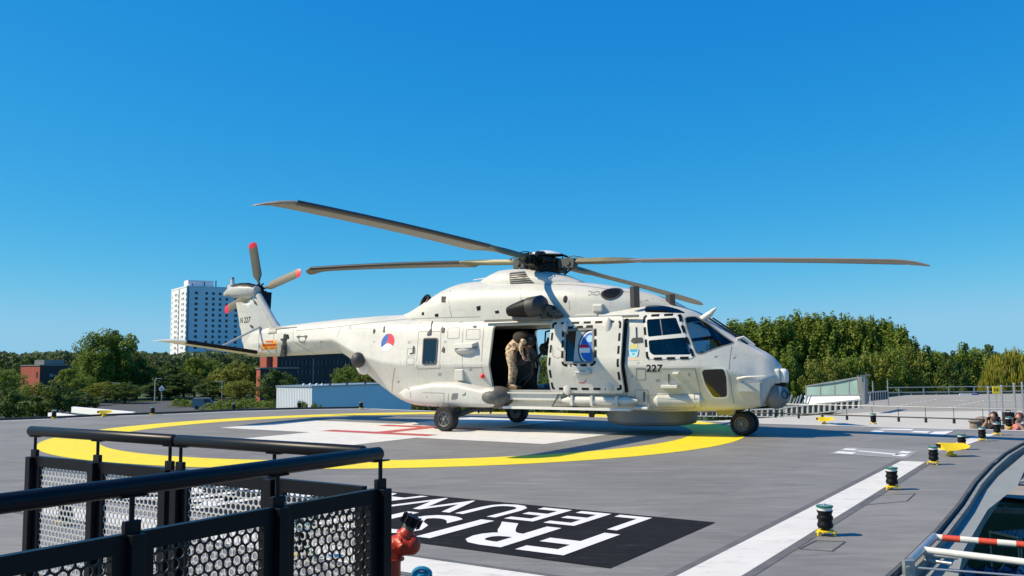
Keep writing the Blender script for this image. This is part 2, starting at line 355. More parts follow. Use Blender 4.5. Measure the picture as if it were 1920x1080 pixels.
# deck outline
DK = [(-30, -4), (2.2, -4), (2.2, 5.6), (2.55, 6.25), (3.02, 6.93), (3.70, 7.95), (4.65, 9.45), (5.65, 11.1), (6.75, 12.8), (7.8, 14.35), (8.9, 15.85), (9.9, 17.1), (10.8, 18.2), (11.0, 18.62), (8.7, 19.98), (6.0, 21.6), (0.4, 26.1), (-5.0, 30.2), (-7.1, 29.9), (-9.0, 29.1), (-10.4, 27.9), (-12.1, 26.8), (-13.1, 25.75), (-30, 14)]
sheet('helipad_deck', [DK], 0.0, M['deck'])
b = MB(); n = len(DK)     # deck slab sides
b.add([(x, y, -.004) for x, y in DK]+[(x, y, -.55) for x, y in DK], [(i, (i+1) % n, (i+1) % n+n, i+n) for i in range(n)])
tag(b.build('deck_edge', mat('deck_edge_concrete', (.10, .11, .12), .8)), kind='structure')
# ground, roads
g = MB(); g.add([(-3000, -600, GZ), (3000, -600, GZ), (3000, 3400, GZ), (-3000, 3400, GZ)], [(0, 1, 2, 3)])
tag(g.build('ground', M['grass']), kind='structure')
sheet('road', [[P2(120, 757, GZ), P2(330, 752, GZ), P2(560, 752, GZ), P2(600, 800, GZ), P2(60, 815, GZ), P2(60, 775, GZ)]], GZ+.01, M['asphalt'])
# deck rim on the left and far side, pale flashing strip
edge = [(-30, 14), (-13.1, 25.75), (-12.1, 26.8), (-10.4, 27.9), (-9.0, 29.1), (-7.1, 29.9), (-5.0, 30.2)]
b = MB()
for i in range(len(edge)-1): b.bar((*edge[i], .02), (*edge[i+1], .02), .06, .09)
tag(b.build('deck_rim', M['grey']), kind='structure')
ins = [(-30, 13.4), (-13.0, 25.2), (-12.0, 26.25), (-10.35, 27.35), (-8.95, 28.5), (-7.1, 29.3), (-5.0, 29.6)]
ou = [(-30, 13.9), (-13.05, 25.68), (-12.05, 26.7), (-10.38, 27.8), (-8.98, 29.0), (-7.1, 29.8), (-5.0, 30.1)]
sheet('edge_flashing', [[ins[i], ins[i+1], ou[i+1], ou[i]] for i in range(6)], .004, mat('edge_flashing_grey', (.42, .43, .43), .6, noise=.1))
# pale concrete strip along the far right edge
fe = [(-5.0, 30.15), (0.4, 26.05), (6.0, 21.55), (8.7, 19.93), (11.0, 18.57)]
sheet('edge_kerb', [[fe[i], fe[i+1], (fe[i+1][0]-.12, fe[i+1][1]-.22), (fe[i][0]-.12, fe[i][1]-.22)] for i in range(4)], .005, mat('kerb_pale', (.55, .54, .50), .7, noise=.1))
# painted deck markings
CX, CY = -2.369, 20.206; CC = Vector((CX, CY, 0))
N = 160; ring = []
for i in range(N):
    a0, a1 = 2*PI*i/N, 2*PI*(i+1)/N
    ring.append([(CX+6.257*math.cos(a0), CY+6.257*math.sin(a0)), (CX+7.334*math.cos(a0), CY+7.334*math.sin(a0)), (CX+7.334*math.cos(a1), CY+7.334*math.sin(a1)), (CX+6.257*math.cos(a1), CY+6.257*math.sin(a1))])
sheet('yellow_ring_marking', ring, .004, M['deck_yellow'])
def eq(c, a0, a1, b0, b1): return [c+E1*a0+E2*b0, c+E1*a1+E2*b0, c+E1*a1+E2*b1, c+E1*a0+E2*b1]
sheet('white_cross_marking', [eq(CC, -1.5, 1.5, -4.5, 4.5), eq(CC, -4.5, -1.5, -1.5, 1.5), eq(CC, 1.5, 4.5, -1.5, 1.5)], .004, M['deck_white'])
HH = CC+E2*-.05
sheet('red_letter_marking', [eq(HH, -1.12, -.74, -1.5, 1.5), eq(HH, .74, 1.12, -1.5, 1.5), eq(HH, -.74, .74, -.2, .2)], .008, M['deck_red'])
# square boundary line of the landing area
RL0, RL1 = P2(1430, 999), P2(1668, 874.5)
rl = [band(P2(1260, 1092), P2(1662, 877), 0, -.36)]
corner = Vector((-.73, 7.0, 0))
lines = [[P2(1255, 1085), P2(1655, 880), P2(1700, 864), P2(1738, 866), P2(1690, 895), P2(1340, 1098)],
         [P2(1740, 845), P2(1800, 822), P2(1822, 824), P2(1850, 812), P2(1868, 813), P2(1840, 826), P2(1800, 838)]]
lines = [[P2(1262, 1084), P2(1690, 864.5), P2(1735, 866.5), P2(1385, 1084)], [P2(1740, 847), P2(1840, 815), P2(1872, 812.5), P2(1858, 818), P2(1790, 843)]]
A_ = corner-E2*10; B_ = corner+E2*2.6
lines.append([A_, B_, B_-E1*.42, A_-E1*.42])
sheet('white_line_marking', lines, .004, M['deck_white'])
bb = []
for p, q in (((1255, 1084), (1688, 862.5)), ((1388, 1087), (1740, 868))):
    bb.append(band(P2(*p), P2(*q), .05, -.05))
bb.append(band(corner-E2*10+E1*.04, corner+E2*2.6+E1*.04, .03, -.03)); bb.append(band(corner-E2*10-E1*.46, corner+E2*2.6-E1*.46, .03, -.03))
sheet('line_edge_marking', bb, .003, mat('line_edge_grey', (.13, .13, .13), .8, noise=.3))
# lettering panel
pc = Vector((1.86, 8.41, 0)); pn = Vector((0.69, 6.60, 0)); pd = (pc-pn)
sheet('black_name_panel', [[pc, pn, pn-E2*7.2, pc-E2*7.2]], .004, M['deck_black'])
def deck_text(txt, org, u, v, w, h, name, bold=.025):
    vs, fs = text_mesh(txt, bold, 1.12); P = [org+u*(x*w)+v*(y*h) for x, y in vs]
    b = MB(); b.add([(p.x, p.y, 0) for p in P], fs)
    o = b.build(name, M['rwhite_deck'], recalc=False); o.location = (0, 0, .008); tag(o, kind='structure'); return o
M['rwhite_deck'] = mat('deck_lettering_white', (.78, .77, .75), .65, noise=.05, nscale=3)
deck_text('LEEUWARDEN', Vector((1.32, 8.66, 0)), -E2, -E1, 5.45, .76, 'white_lettering', .014)
deck_text('FRISIUS MC', Vector((.92, 7.85, 0)), -E2, -E1, 5.95, 1.0, 'white_lettering', .02)
# small number markings near the right edge
mk = [[P2(1563, 850), P2(1572, 847), P2(1606, 849), P2(1598, 852.5)], [P2(1578, 844), P2(1585, 841.5), P2(1608, 842.5), P2(1602, 845.5)],
      [P2(1600, 846), P2(1612, 845.5), P2(1690, 852.5), P2(1680, 854)], [P2(1672, 855), P2(1682, 851.5), P2(1704, 853), P2(1695, 857)], [P2(1684, 849.5), P2(1692, 846.5), P2(1711, 848), P2(1703, 851)],
      [P2(1628, 811), P2(1640, 808), P2(1660, 808.5), P2(1650, 812)], [P2(1647, 806), P2(1655, 804.5), P2(1715, 805), P2(1708, 807.5)], [P2(1740, 815), P2(1752, 810), P2(1788, 809), P2(1772, 815)], [P2(1706, 811), P2(1716, 808.5), P2(1745, 809.5), P2(1738, 812.5)]]
sheet('number_marking', mk, .008, M['rwhite_deck'])
sheet('number_marking_box', [[P2(1553, 851), P2(1590, 839), P2(1722, 846.5), P2(1700, 860)], [P2(1620, 813), P2(1650, 801.5), P2(1795, 804), P2(1768, 818)]], .004, mat('marking_box_grey', (.30, .30, .29), .7, noise=.1))
# hatch seams right of the line
hj = []
for q in ([(1640, 1000), (1690, 1000)], ):
    pass
for (a, b_, c_, d_) in (((1612, 948), (1700, 940), (1716, 926), (1640, 930)), ((1498, 1030), (1560, 1034), (1585, 1016), (1530, 1014))):
    q = [P2(*a), P2(*b_), P2(*c_), P2(*d_)]
    for i in range(4): hj.append(band(q[i], q[(i+1) % 4], .007, -.007))
sheet('hatch_seam', hj, .004, M['joint'])
# right edge: dark joint, upstand, gutter and pit
re = [(2.2, 5.6), (2.55, 6.25), (3.02, 6.93), (3.70, 7.95), (4.65, 9.45), (5.65, 11.1), (6.75, 12.8), (7.8, 14.35), (8.9, 15.85), (9.9, 17.1), (10.8, 18.2)]
sheet('edge_joint', [[re[i], re[i+1], (re[i+1][0]-.03, re[i+1][1]+.012), (re[i][0]-.03, re[i][1]+.012)] for i in range(10)], .005, M['joint'])
b = MB()
for i in range(10):
    a, c = Vector((*re[i], 0)), Vector((*re[i+1], 0)); o = Vector((.055, -.03, 0))
    b.prism([a+o*.3, c+o*.3, c+o, a+o], (0, 0, -.5))
tag(b.build('edge_upstand', mat('upstand_concrete', (.24, .24, .22), .8, noise=.3, nscale=4), loc=(0, 0, -.03)), kind='structure')
gl = [P2(1716, 1110, -.10), P2(1763, 1027, -.10), P2(1807, 967, -.10), P2(1862, 901, -.10), P2(1920, 852, -.10), P2(1990, 812, -.10)]
gr = [P2(1790, 1110, -.10), P2(1807, 1031, -.10), P2(1852, 955.5, -.10), P2(1908, 911, -.10), P2(1925, 872, -.10), P2(1998, 822, -.10)]
sheet('gutter', [[gl[i], gr[i], gr[i+1], gl[i+1]] for i in range(5)], -.10, M['gutter'])
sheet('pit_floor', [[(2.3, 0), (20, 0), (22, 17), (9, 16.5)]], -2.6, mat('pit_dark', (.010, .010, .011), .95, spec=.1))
sheet('terrace', [[(11.1, 18.7), (10.9, 17.2), (34, 6), (40, 20), (16, 26), (8, 22)]], -1.45, mat('terrace_paving', (.30, .29, .26), .9, noise=.2, nscale=1))
# roofs beyond the deck on the right
PZ = -1.6
sheet('parking_roof', [[P2(1560, 775, PZ), P2(1640, 748, PZ), P2(1700, 741, PZ), P2(2100, 735, PZ), P2(2300, 775, PZ)]], PZ, mat('parking_asphalt', (.30, .285, .25), .9, noise=.12, nscale=.1))
sheet('concrete_roof', [[(-5, 30.6), (0.4, 26.6), (6.0, 22.1), (8.7, 20.4), (11.2, 18.9), (30, 26), P2(2200, 768, PZ), P2(1640, 773, PZ), P2(1300, 792, PZ)]], PZ+.02, M['concrete'])
dl = []
for (x0, y0, x1, y1, n_) in ((1680, 762, 1760, 748, 9), (1780, 764, 1850, 750, 8)):
    for i in range(n_):
        f = i/n_; g_ = (i+.5)/n_
        dl.append(band(P2(x0+(x1-x0)*f, y0+(y1-y0)*f, PZ), P2(x0+(x1-x0)*g_, y0+(y1-y0)*g_, PZ), .1, -.1))
dl.append(band(P2(1782, 751, PZ), P2(1815, 751, PZ), .2, -.2)); dl.append(band(P2(1845, 751, PZ), P2(1900, 751, PZ), .2, -.2))
sheet('parking_bay_marking', dl, PZ+.01, M['deck_white'])
# ================================================================== HELICOPTER
heli = empty('helicopter', HO, HYAW)
tag(heli, 'large off-white naval helicopter numbered 227 parked on the helipad with its cabin door open', 'helicopter')
def pchip(xs, ys, x):
    n = len(xs)
    if x <= xs[0]: return ys[0]
    if x >= xs[-1]: return ys[-1]
    i = max(k for k in range(n-1) if xs[k] <= x)
    def slope(k):
        if k == 0: return (ys[1]-ys[0])/(xs[1]-xs[0])
        if k == n-1: return (ys[-1]-ys[-2])/(xs[-1]-xs[-2])
        a = (ys[k]-ys[k-1])/(xs[k]-xs[k-1]); b_ = (ys[k+1]-ys[k])/(xs[k+1]-xs[k])
        return 0 if a*b_ <= 0 else 2*a*b_/(a+b_)
    h = xs[i+1]-xs[i]; t = (x-xs[i])/h; m0, m1 = slope(i), slope(i+1)
    return (2*t**3-3*t*t+1)*ys[i]+(t**3-2*t*t+t)*h*m0+(-2*t**3+3*t*t)*ys[i+1]+(t**3-t*t)*h*m1
def interp_rows(rows, x): 
    xs = [r[0] for r in rows]; return [pchip(xs, [r[j] for r in rows], x) for j in range(1, len(rows[0]))]
# x, zb, wb, zc, wc, zs, ws, zt, w_top
FUS = [(-7.75, 1.86, .05, 2.10, .08, 2.32, .05, 2.38, .02),
 (-7.4, 1.72, .12, 2.05, .22, 2.38, .15, 2.46, .06), (-6.5, 1.72, .18, 2.08, .31, 2.42, .22, 2.51, .09), (-5.4, 1.74, .26, 2.10, .44, 2.48, .30, 2.58, .12),
 (-4.15, 1.77, .38, 2.10, .63, 2.54, .42, 2.645, .16), (-3.98, 1.73, .40, 2.06, .68, 2.53, .46, 2.65, .18), (-3.4, 1.42, .48, 1.86, .88, 2.51, .62, 2.665, .24), (-2.8, 1.06, .60, 1.66, 1.04, 2.48, .80, 2.68, .30), (-2.3, .80, .70, 1.56, 1.15, 2.46, .90, 2.68, .35),
 (-1.9, .62, .78, 1.50, 1.22, 2.44, .96, 2.68, .4), (-1.3, .50, .92, 1.46, 1.29, 2.42, 1.02, 2.66, .5), (-.6, .48, 1.0, 1.45, 1.32, 2.42, 1.06, 2.64, .6),
 (.5, .48, 1.02, 1.44, 1.33, 2.43, 1.08, 2.64, .6), (2.5, .48, 1.02, 1.42, 1.33, 2.43, 1.08, 2.64, .6), (4.1, .48, 1.0, 1.40, 1.32, 2.44, 1.06, 2.66, .6),
 (4.7, .48, .96, 1.38, 1.28, 2.42, 1.02, 2.65, .55), (5.05, .49, .92, 1.37, 1.22, 2.36, .95, 2.56, .5), (5.4, .50, .86, 1.38, 1.13, 2.10, .88, 2.38, .44), (5.75, .51, .78, 1.36, 1.00, 1.82, .80, 2.15, .40),
 (6.1, .53, .68, 1.28, .86, 1.60, .69, 1.92, .36), (6.35, .55, .58, 1.20, .72, 1.46, .58, 1.775, .32), (6.55, .60, .46, 1.12, .58, 1.36, .47, 1.665, .27), (6.66, .76, .42, 1.13, .52, 1.31, .42, 1.60, .24), (6.76, .98, .36, 1.16, .42, 1.27, .34, 1.51, .18), (6.88, 1.08, .22, 1.18, .26, 1.23, .2, 1.36, .12), (6.95, 1.12, .08, 1.16, .10, 1.18, .08, 1.22, .05)]
def half_section(P, sh=0.0, floor=None, ceil=None):
    zb, wb, zc, wc, zs, ws, zt, wt = P
    zb += sh; zt -= sh; wb = max(.02, wb-sh); wc = max(.03, wc-sh); ws = max(.02, ws-sh); zs -= sh*.6
    if floor is not None and floor > zb:
        f = (floor-zb)/(zc-zb); wb = wb+(wc-wb)*f; zb = floor
    ctl = [(0, zb), (wb, zb), (wc, zc), (ws, zs), (wt, zt), (0, zt+.01)]
    rr = [0, min(.16, wb*.5), min(.05, wc*.3), min(.22, ws*.45), min(.2, wt*.5), 0]
    out = [ctl[0], (wb*.5, zb)]
    for i in range(1, 5):
        p, a, c = Vector(ctl[i]), Vector(ctl[i-1]), Vector(ctl[i+1])
        da, dc = (a-p), (c-p); ra = min(rr[i], da.length*.45); rc = min(rr[i], dc.length*.45)
        A, Cc = p+da.normalized()*ra, p+dc.normalized()*rc
        for t in (0, .25, .5, .75, 1): q = A*(1-t)**2+p*2*t*(1-t)+Cc*t*t; out.append((q.x, q.y))
        if i in (1, 2, 3):
            nx = Vector(ctl[i+1]); 
            for t in (.33, .66): q = Cc.lerp(nx, t*.8+.05); out.append((q.x, q.y))
    out.append(ctl[5]); return out
def ring_of(x, **k):
    h = half_section(interp_rows(FUS, x), **k)
    return [Vector((x, -y, z)) for y, z in h]+[Vector((x, y, z)) for y, z in reversed(h[1:-1])]
xs = []; x = -7.75
while x < 6.94: xs.append(x); x += .10 if x < 4.6 else .07
xs.append(6.95)
fb = MB(); fb.loft([ring_of(x) for x in xs])
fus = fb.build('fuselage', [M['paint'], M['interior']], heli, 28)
def bvh_of(o):
    me = o.data; return BVHTree.FromPolygons([v.co for v in me.vertices], [p.vertices for p in me.polygons])
BODY = bvh_of(fus)
# engine cowling: x, w, z of shoulder, zt
COW = [(-2.35, .20, 2.60, 2.70), (-2.0, .50, 2.62, 2.76), (-1.6, .72, 2.70, 2.90), (-1.2, .86, 2.82, 3.08), (-.8, .94, 2.95, 3.26), (-.3, .99, 3.04, 3.38), (.3, 1.01, 3.06, 3.40), (1.0, 1.01, 3.05, 3.37), (1.6, 1.01, 3.04, 3.34), (2.5, 1.0, 3.00, 3.27), (3.2, .96, 2.94, 3.17), (3.8, .84, 2.84, 3.04), (4.3, .64, 2.74, 2.91), (4.7, .42, 2.66, 2.76), (5.0, .20, 2.54, 2.60)]
def cow_ring(x):
    w, zm, zt = interp_rows(COW, x); ctl = [(w+.02, 2.30), (w, zm), (w*.55, zt-.02), (0, zt)]
    out = [ctl[0]]
    for i in (1, 2):
        p, a, c = Vector(ctl[i]), Vector(ctl[i-1]), Vector(ctl[i+1]); A = p+(a-p)*.45; Cc = p+(c-p)*.45
        for t in (0, .2, .4, .6, .8, 1): q = A*(1-t)**2+p*2*t*(1-t)+Cc*t*t; out.append((q.x, q.y))
    out.append(ctl[3])
    return [Vector((x, -y, z)) for y, z in out]+[Vector((x, y, z)) for y, z in reversed(out[:-1])]
cb = MB(); cb.loft([cow_ring(-2.35+i*.1) for i in range(74)])
cowl = cb.build('engine_cowling', M['paint'], heli, 30); COWB = bvh_of(cowl)
mb = MB()      # rotor pylon fairing
PY = [(-.05, .22, 3.36), (.15, .40, 3.44), (.40, .50, 3.56), (.62, .54, 3.64), (.9, .55, 3.655), (1.4, .55, 3.62), (1.85, .53, 3.55), (2.2, .48, 3.44), (2.6, .30, 3.27)]
rg = []
for x, w, z in PY: rg.append([Vector((x, w*1.25*math.cos(a), 3.2+(z-3.2)*(max(0, math.sin(a))**.6))) for a in [PI*k/14 for k in range(15)]])
mb.loft(rg, closed=False, cap=False); pyl = mb.build('rotor_pylon_fairing', M['paint'], heli, 40)
# ---------------- conforming patches
def hit(px, py, tree=None, Y=-1.15):
    d = hray(px, py).normalized(); best = None
    for t in ([tree] if tree else [BODY, COWB]):
        h = t.ray_cast(HC, d)
        if h[0] is not None and (best is None or h[3] < best[3]): best = h
    if best is None: return hs_(px, py, Y)
    return (best[0].x, best[0].z)
def hpoly(pts, tree=None): return [hit(*p, tree=tree) for p in pts]
def rounded(poly, r, n=4):
    out = []; L = len(poly)
    for i in range(L):
        p, a, c = Vector(poly[i]), Vector(poly[i-1]), Vector(poly[(i+1) % L])
        ra = min(r, (a-p).length*.45, (c-p).length*.45); A, Cc = p+(a-p).normalized()*ra, p+(c-p).normalized()*ra
        for k in range(n+1): t = k/n; q = A*(1-t)**2+p*2*t*(1-t)+Cc*t*t; out.append((q.x, q.y))
    return out
def inset(poly, d):
    c = sum((Vector(p) for p in poly), Vector((0, 0)))/len(poly); out = []; L = len(poly)
    for i in range(L):
        p, a, b_ = Vector(poly[i]), Vector(poly[i-1]), Vector(poly[(i+1) % L])
        n1 = Vector((-(p-a).y, (p-a).x)).normalized(); n2 = Vector((-(b_-p).y, (b_-p).x)).normalized()
        n = (n1+n2); n = n.normalized() if n.length > 1e-6 else n1
        if n.dot(c-p) < 0: n = -n
        out.append(tuple(p+n*d/max(.5, abs(n.dot(n1)))))
    return out
def conform(name, loops, m, off=.002, th=.004, parent=None, tree=None, grid=.12, tris=None, side=-1, smooth=30, mi=None):
    """loops: list of [outer, hole, hole...] outlines in helicopter x,z; laid on the skin and given thickness"""
    tree = tree or BODY; bm = bmesh.new()
    if tris is None:
        for lp in loops:
            if not isinstance(lp[0][0], (tuple, list, Vector)): lp = [lp]
            V = [[Vector((p[0], p[1], 0)) for p in l] for l in lp]; flat = [v for l in V for v in l]
            bv = [bm.verts.new((v.x, 0, v.y)) for v in flat]
            for t in tessellate_polygon(V):
                try: bm.faces.new([bv[i] for i in t])
                except ValueError: pass
    else:
        vs, fs = tris; bv = [bm.verts.new((v[0], 0, v[1])) for v in vs]
        for f in fs:
            try: bm.faces.new([bv[i] for i in f])
            except ValueError: pass
    X = [v.co.x for v in bm.verts]; Z = [v.co.z for v in bm.verts]
    for ax, lo, hi in ((0, min(X), max(X)), (2, min(Z), max(Z))):
        k = math.ceil(lo/grid)*grid
        while k < hi:
            co = [0, 0, 0]; no = [0, 0, 0]; co[ax] = k; no[ax] = 1
            bmesh.ops.bisect_plane(bm, geom=bm.verts[:]+bm.edges[:]+bm.faces[:], plane_co=co, plane_no=no); k += grid
    bmesh.ops.remove_doubles(bm, verts=bm.verts[:], dist=1e-5)
    N = {}
    for v in bm.verts:
        h = tree.ray_cast(Vector((v.co.x, 8*side, v.co.z)), Vector((0, -side, 0)))
        if h[0] is None:
            h = tree.find_nearest(Vector((v.co.x, .9*side, v.co.z)))
        nn = h[1].copy()
        if nn.y*side < 0: nn = -nn
        v.co = h[0]; N[v] = nn
    vl = bm.verts[:]; fl = bm.faces[:]; be = [e for e in bm.edges if e.is_boundary]
    idx = {v: i for i, v in enumerate(vl)}
    top = [v.co+N[v]*(off+th) for v in vl]; bot = [v.co+N[v]*off for v in vl]; n = len(vl)
    faces = []
    for f in fl:
        ids = [idx[v] for v in f.verts]; nn = sum((N[v] for v in f.verts), Vector()); f.normal_update()
        if f.normal.dot(nn) < 0: ids.reverse()
        faces.append(tuple(ids))
    if th > .006: faces += [tuple(reversed([i+n for i in f])) for f in faces]
    faces += [(idx[e.verts[0]], idx[e.verts[1]], idx[e.verts[1]]+n, idx[e.verts[0]]+n) for e in be]
    me = bpy.data.meshes.new(name); me.from_pydata(top+bot, [], faces); me.materials.append(m)
    if th > .006:
        b2 = bmesh.new(); b2.from_mesh(me); bmesh.ops.recalc_face_normals(b2, faces=b2.faces); b2.to_mesh(me); b2.free()
    if smooth: shade(me, smooth)
    bm.free(); o = bpy.data.objects.new(name, me); COL.objects.link(o); o.parent = parent or heli
    return o
def strips(pl, w, closed=False):     # polyline(s) -> thin quads
    out = []
    pts = [Vector(p) for p in pl]; 
    if closed: pts.append(pts[0])
    for a, c in zip(pts, pts[1:]):
        if (c-a).length < 1e-4: continue
        n = Vector((-(c-a).y, (c-a).x)).normalized()*w/2; e = (c-a).normalized()*w*.3
        out.append([tuple(a-e+n), tuple(c+e+n), tuple(c+e-n), tuple(a-e-n)])
    return out
def dashes(poly, w, dash, gap, closed=True):
    pts = [Vector(p) for p in poly]+([Vector(poly[0])] if closed else [])
    L = [0]
    for a, c in zip(pts, pts[1:]): L.append(L[-1]+(c-a).length)
    tot = L[-1]; n = max(1, round(tot/(dash+gap))); per = tot/n; dash = per*dash/(dash+gap); out = []
    def pt(s):
        s = min(max(s, 0), tot); i = max(k for k in range(len(L)-1) if L[k] <= s); return pts[i].lerp(pts[i+1], (s-L[i])/max(1e-9, L[i+1]-L[i]))
    for k in range(n):
        a, e = k*per-dash/2, k*per+dash/2
        if a < 0 and closed: pass
        m_ = max(1, int(dash/.03)); pl = [pt((a+(e-a)*j/m_) % tot if closed else a+(e-a)*j/m_) for j in range(m_+1)]
        out += strips([tuple(p) for p in pl], w)
    return out
# ---------------- openings
pane_up = rounded(hpoly([(1213, 599.5), (1268, 596), (1279.5, 625.5), (1215.5, 632)]), .04)
pane_lo = rounded(hpoly([(1216, 638.5), (1285, 632.5), (1294, 651), (1296, 665), (1225, 666), (1218, 660)]), .04)
ws_pane = rounded(hpoly([(1284, 595), (1304, 593), (1330, 608), (1358, 630), (1377, 643), (1345, 652), (1315, 664), (1305, 663)]), .05)
door_open = rounded([(.92, .90), (2.62, .90), (2.62, 2.33), (.92, 2.33)], .12, 5)
door_far = rounded([(.80, .90), (2.5, .90), (2.5, 2.28), (.80, 2.28)], .12, 5)
cuts = []
def cutter(rings, mi):
    c = MB(); c.loft(rings, mi); o = c.build('cutter', [M['paint'], M['interior']], heli); cuts.append(o)
def cav(x0, x1, sh, floor):
    n_ = max(3, int((x1-x0)/.15)); cutter([ring_of(x0+(x1-x0)*i/n_, sh=sh, floor=floor) for i in range(n_+1)], 1)
def pri(poly, y0, y1, mi=0): cutter([[Vector((x, y0, z)) for x, z in poly], [Vector((x, y1, z)) for x, z in poly]], mi)
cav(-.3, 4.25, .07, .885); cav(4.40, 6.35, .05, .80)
pri(door_open, -2, -.6); pri(door_far, .6, 2)
for pp in (pane_up, pane_lo): pri(pp, -2, -.5); pri(pp, .5, 2)
pri(ws_pane, -2, -.05); pri(ws_pane, .05, 2)
for c in cuts:
    md = fus.modifiers.new('cut', 'BOOLEAN'); md.operation = 'DIFFERENCE'; md.solver = 'MANIFOLD'; md.object = c
    try: md.material_mode = 'INDEX'
    except Exception: pass
bpy.context.view_layer.update()
dg = bpy.context.evaluated_depsgraph_get(); nm = bpy.data.meshes.new_from_object(fus.evaluated_get(dg)); fus.modifiers.clear(); fus.data = nm; nm.name = 'fuselage'
for c in cuts: bpy.data.objects.remove(c)
shade(nm, 28)
print('fuselage faces', len(nm.polygons), 'interior', sum(1 for p in nm.polygons if p.material_index == 1))
# glass
def pane(loops, m, par, name='pane', **k): return conform(name, loops, m, off=-.012, th=.004, parent=par, **k)
cw = conform('cockpit_side_window', [[rounded(hpoly([(1208.5, 593), (1276, 590), (1301, 672), (1213, 674)]), .07), list(reversed(pane_up)), list(reversed(pane_lo))]], M['trim'], off=.002, th=.008)
pane([pane_up], M['glass'], cw); pane([pane_lo], M['glass'], cw)
conform('escape_marking', dashes(rounded(hpoly([(1208.5, 593), (1275, 590.5), (1300.5, 671), (1214, 673)]), .06), .045, .13, .12), M['black'], off=.012, th=.003, parent=cw)
conform('window_slider_bar', strips(hpoly([(1238, 599), (1242, 628)]), .02), M['midgrey'], off=-.006, th=.006, parent=cw)
wsn = conform('windshield', [ws_pane], M['glass'], off=-.01, th=.004)
cwf = conform('cockpit_side_window', [[inset(pane_up, -.03), list(reversed(pane_up))], [inset(pane_lo, -.03), list(reversed(pane_lo))]], M['trim'], off=.002, th=.008, side=1)
pane([pane_up], M['glass'], cwf, side=1); pane([pane_lo], M['glass'], cwf, side=1)
conform('windshield', [ws_pane], M['glass'], off=-.01, th=.004, side=1)
conform('windshield_frame', strips(ws_pane, .018, True), M['seam'], off=.001, th=.004, parent=wsn)
sk = hpoly([(1209, 585.5), (1211, 575), (1222, 572), (1250, 574.5), (1272, 580.5), (1286, 587), (1260, 586.5), (1230, 586)])
conform('roof_window', [rounded(sk, .05)], M['glass_dark'], off=.004, th=.006); conform('roof_window', [rounded(sk, .05)], M['pane'], off=.001, th=.002)
ch = rounded(hpoly([(1316, 697), (1320, 693), (1358, 691.5), (1362, 708), (1363.5, 744), (1338, 745), (1322, 720)]), .06)
cwn = conform('chin_window', [[inset(ch, -.035), list(reversed(ch))]], M['trim'], off=.002, th=.006)
conform('pane', [ch], M['pane'], off=.001, th=.002, parent=cwn); conform('pane', [ch], M['glass_dark'], off=.004, th=.003, parent=cwn)
cwn = conform('chin_window', [[inset(ch, -.035), list(reversed(ch))]], M['trim'], off=.002, th=.006, side=1); conform('pane', [ch], M['pane'], off=.001, th=.002, parent=cwn, side=1)
# rear cabin window
rw = rounded(hpoly([(794, 634), (822, 633.5), (819, 683), (791.5, 684)]), .06)
rwo = conform('cabin_window', [[rw, list(reversed(inset(rw, .03)))]], M['grey'], off=.002, th=.012)
conform('pane', [inset(rw, .03)], M['pane2'], off=.001, th=.003, parent=rwo)
# ---------------- sliding door
dq = [hs_(1034, 601, -1.2), hs_(1168, 594, -1.2), hs_(1172, 736, -1.2), hs_(1050, 738, -1.2)]
x0d, x1d = dq[0][0], dq[1][0]
dpoly = rounded([(x0d, .885), (x1d+.02, .885), (x1d, 2.36), (x0d, 2.36)], .10, 5)
wq = hpoly([(1064, 619), (1117, 616), (1117, 680), (1062, 681)]); wq = [(x, z) for x, z in wq]
wr = rounded(wq, .07, 5)
door = conform('sliding_door', [[dpoly, list(reversed(wr))]], M['paint'], off=.05, th=.06, smooth=30)
bmD = door.data; DOOR = BVHTree.FromPolygons([v.co for v in bmD.vertices], [p.vertices for p in bmD.polygons])
# a tree for laying marks on door + body
allv = [v.co.copy() for v in bmD.vertices]; allf = [tuple(p.vertices) for p in bmD.polygons]; n0 = len(allv)
fbm = fb.v; SK = BVHTree.FromPolygons(allv+[Vector(v) for v in fbm], allf+[tuple(i+n0 for i in f) for f in fb.f])
fullD = conform('cutter', [dpoly], M['paint'], off=.05, th=.06); FD = bvh_of(fullD); bpy.data.objects.remove(fullD)
def dm(name, loops, m, par=None, off=.001, th=.003, **k): return conform(name, loops, m, off=off, th=th, parent=par or door, tree=FD, **k)
dwin = dm('door_window', [[inset(wr, -.012), list(reversed(inset(wr, .03)))]], M['midgrey'], off=-.02, th=.03)
dm('pane', [inset(wr, .03)], M['glass_dark'], dwin, off=-.03, th=.003)
lx0, lx1 = hit(1077, 650, FD)[0], hit(1116, 650, FD)[0]; zt_, zb_ = hit(1090, 620, FD)[1], hit(1090, 679, FD)[1]
dm('blind', [[(lx0, zb_), (lx1, zb_), (lx1, zt_), (lx0, zt_)]], mat('blind_pale', (.42, .47, .46), .7), dwin, off=-.024, th=.003)
ec = Vector(hit(1106, 650, FD)); er = .37
def disc_clip(rx, rz, xa, xb, za, zb, n=40):
    pts = []
    for i in range(n):
        a = 2*PI*i/n; x = ec.x+rx*math.cos(a); z = ec.y+rz*math.sin(a); pts.append((min(max(x, xa), xb), min(max(z, za), zb)))
    out = [pts[0]]
    for p in pts[1:]:
        if (Vector(p)-Vector(out[-1])).length > .004: out.append(p)
    return out
BIG = 9
for k_, (r_, m_) in enumerate(((er, M['grey']), (er*.88, M['rwhite']), (er*.8, mat('emblem_blue', (.01, .13, .50), .5)))):
    dm('squadron_emblem', [disc_clip(r_*.74, r_, -BIG, lx1, zb_+.01, zt_-.01)], m_, dwin, off=-.018+k_*.003, th=.003)
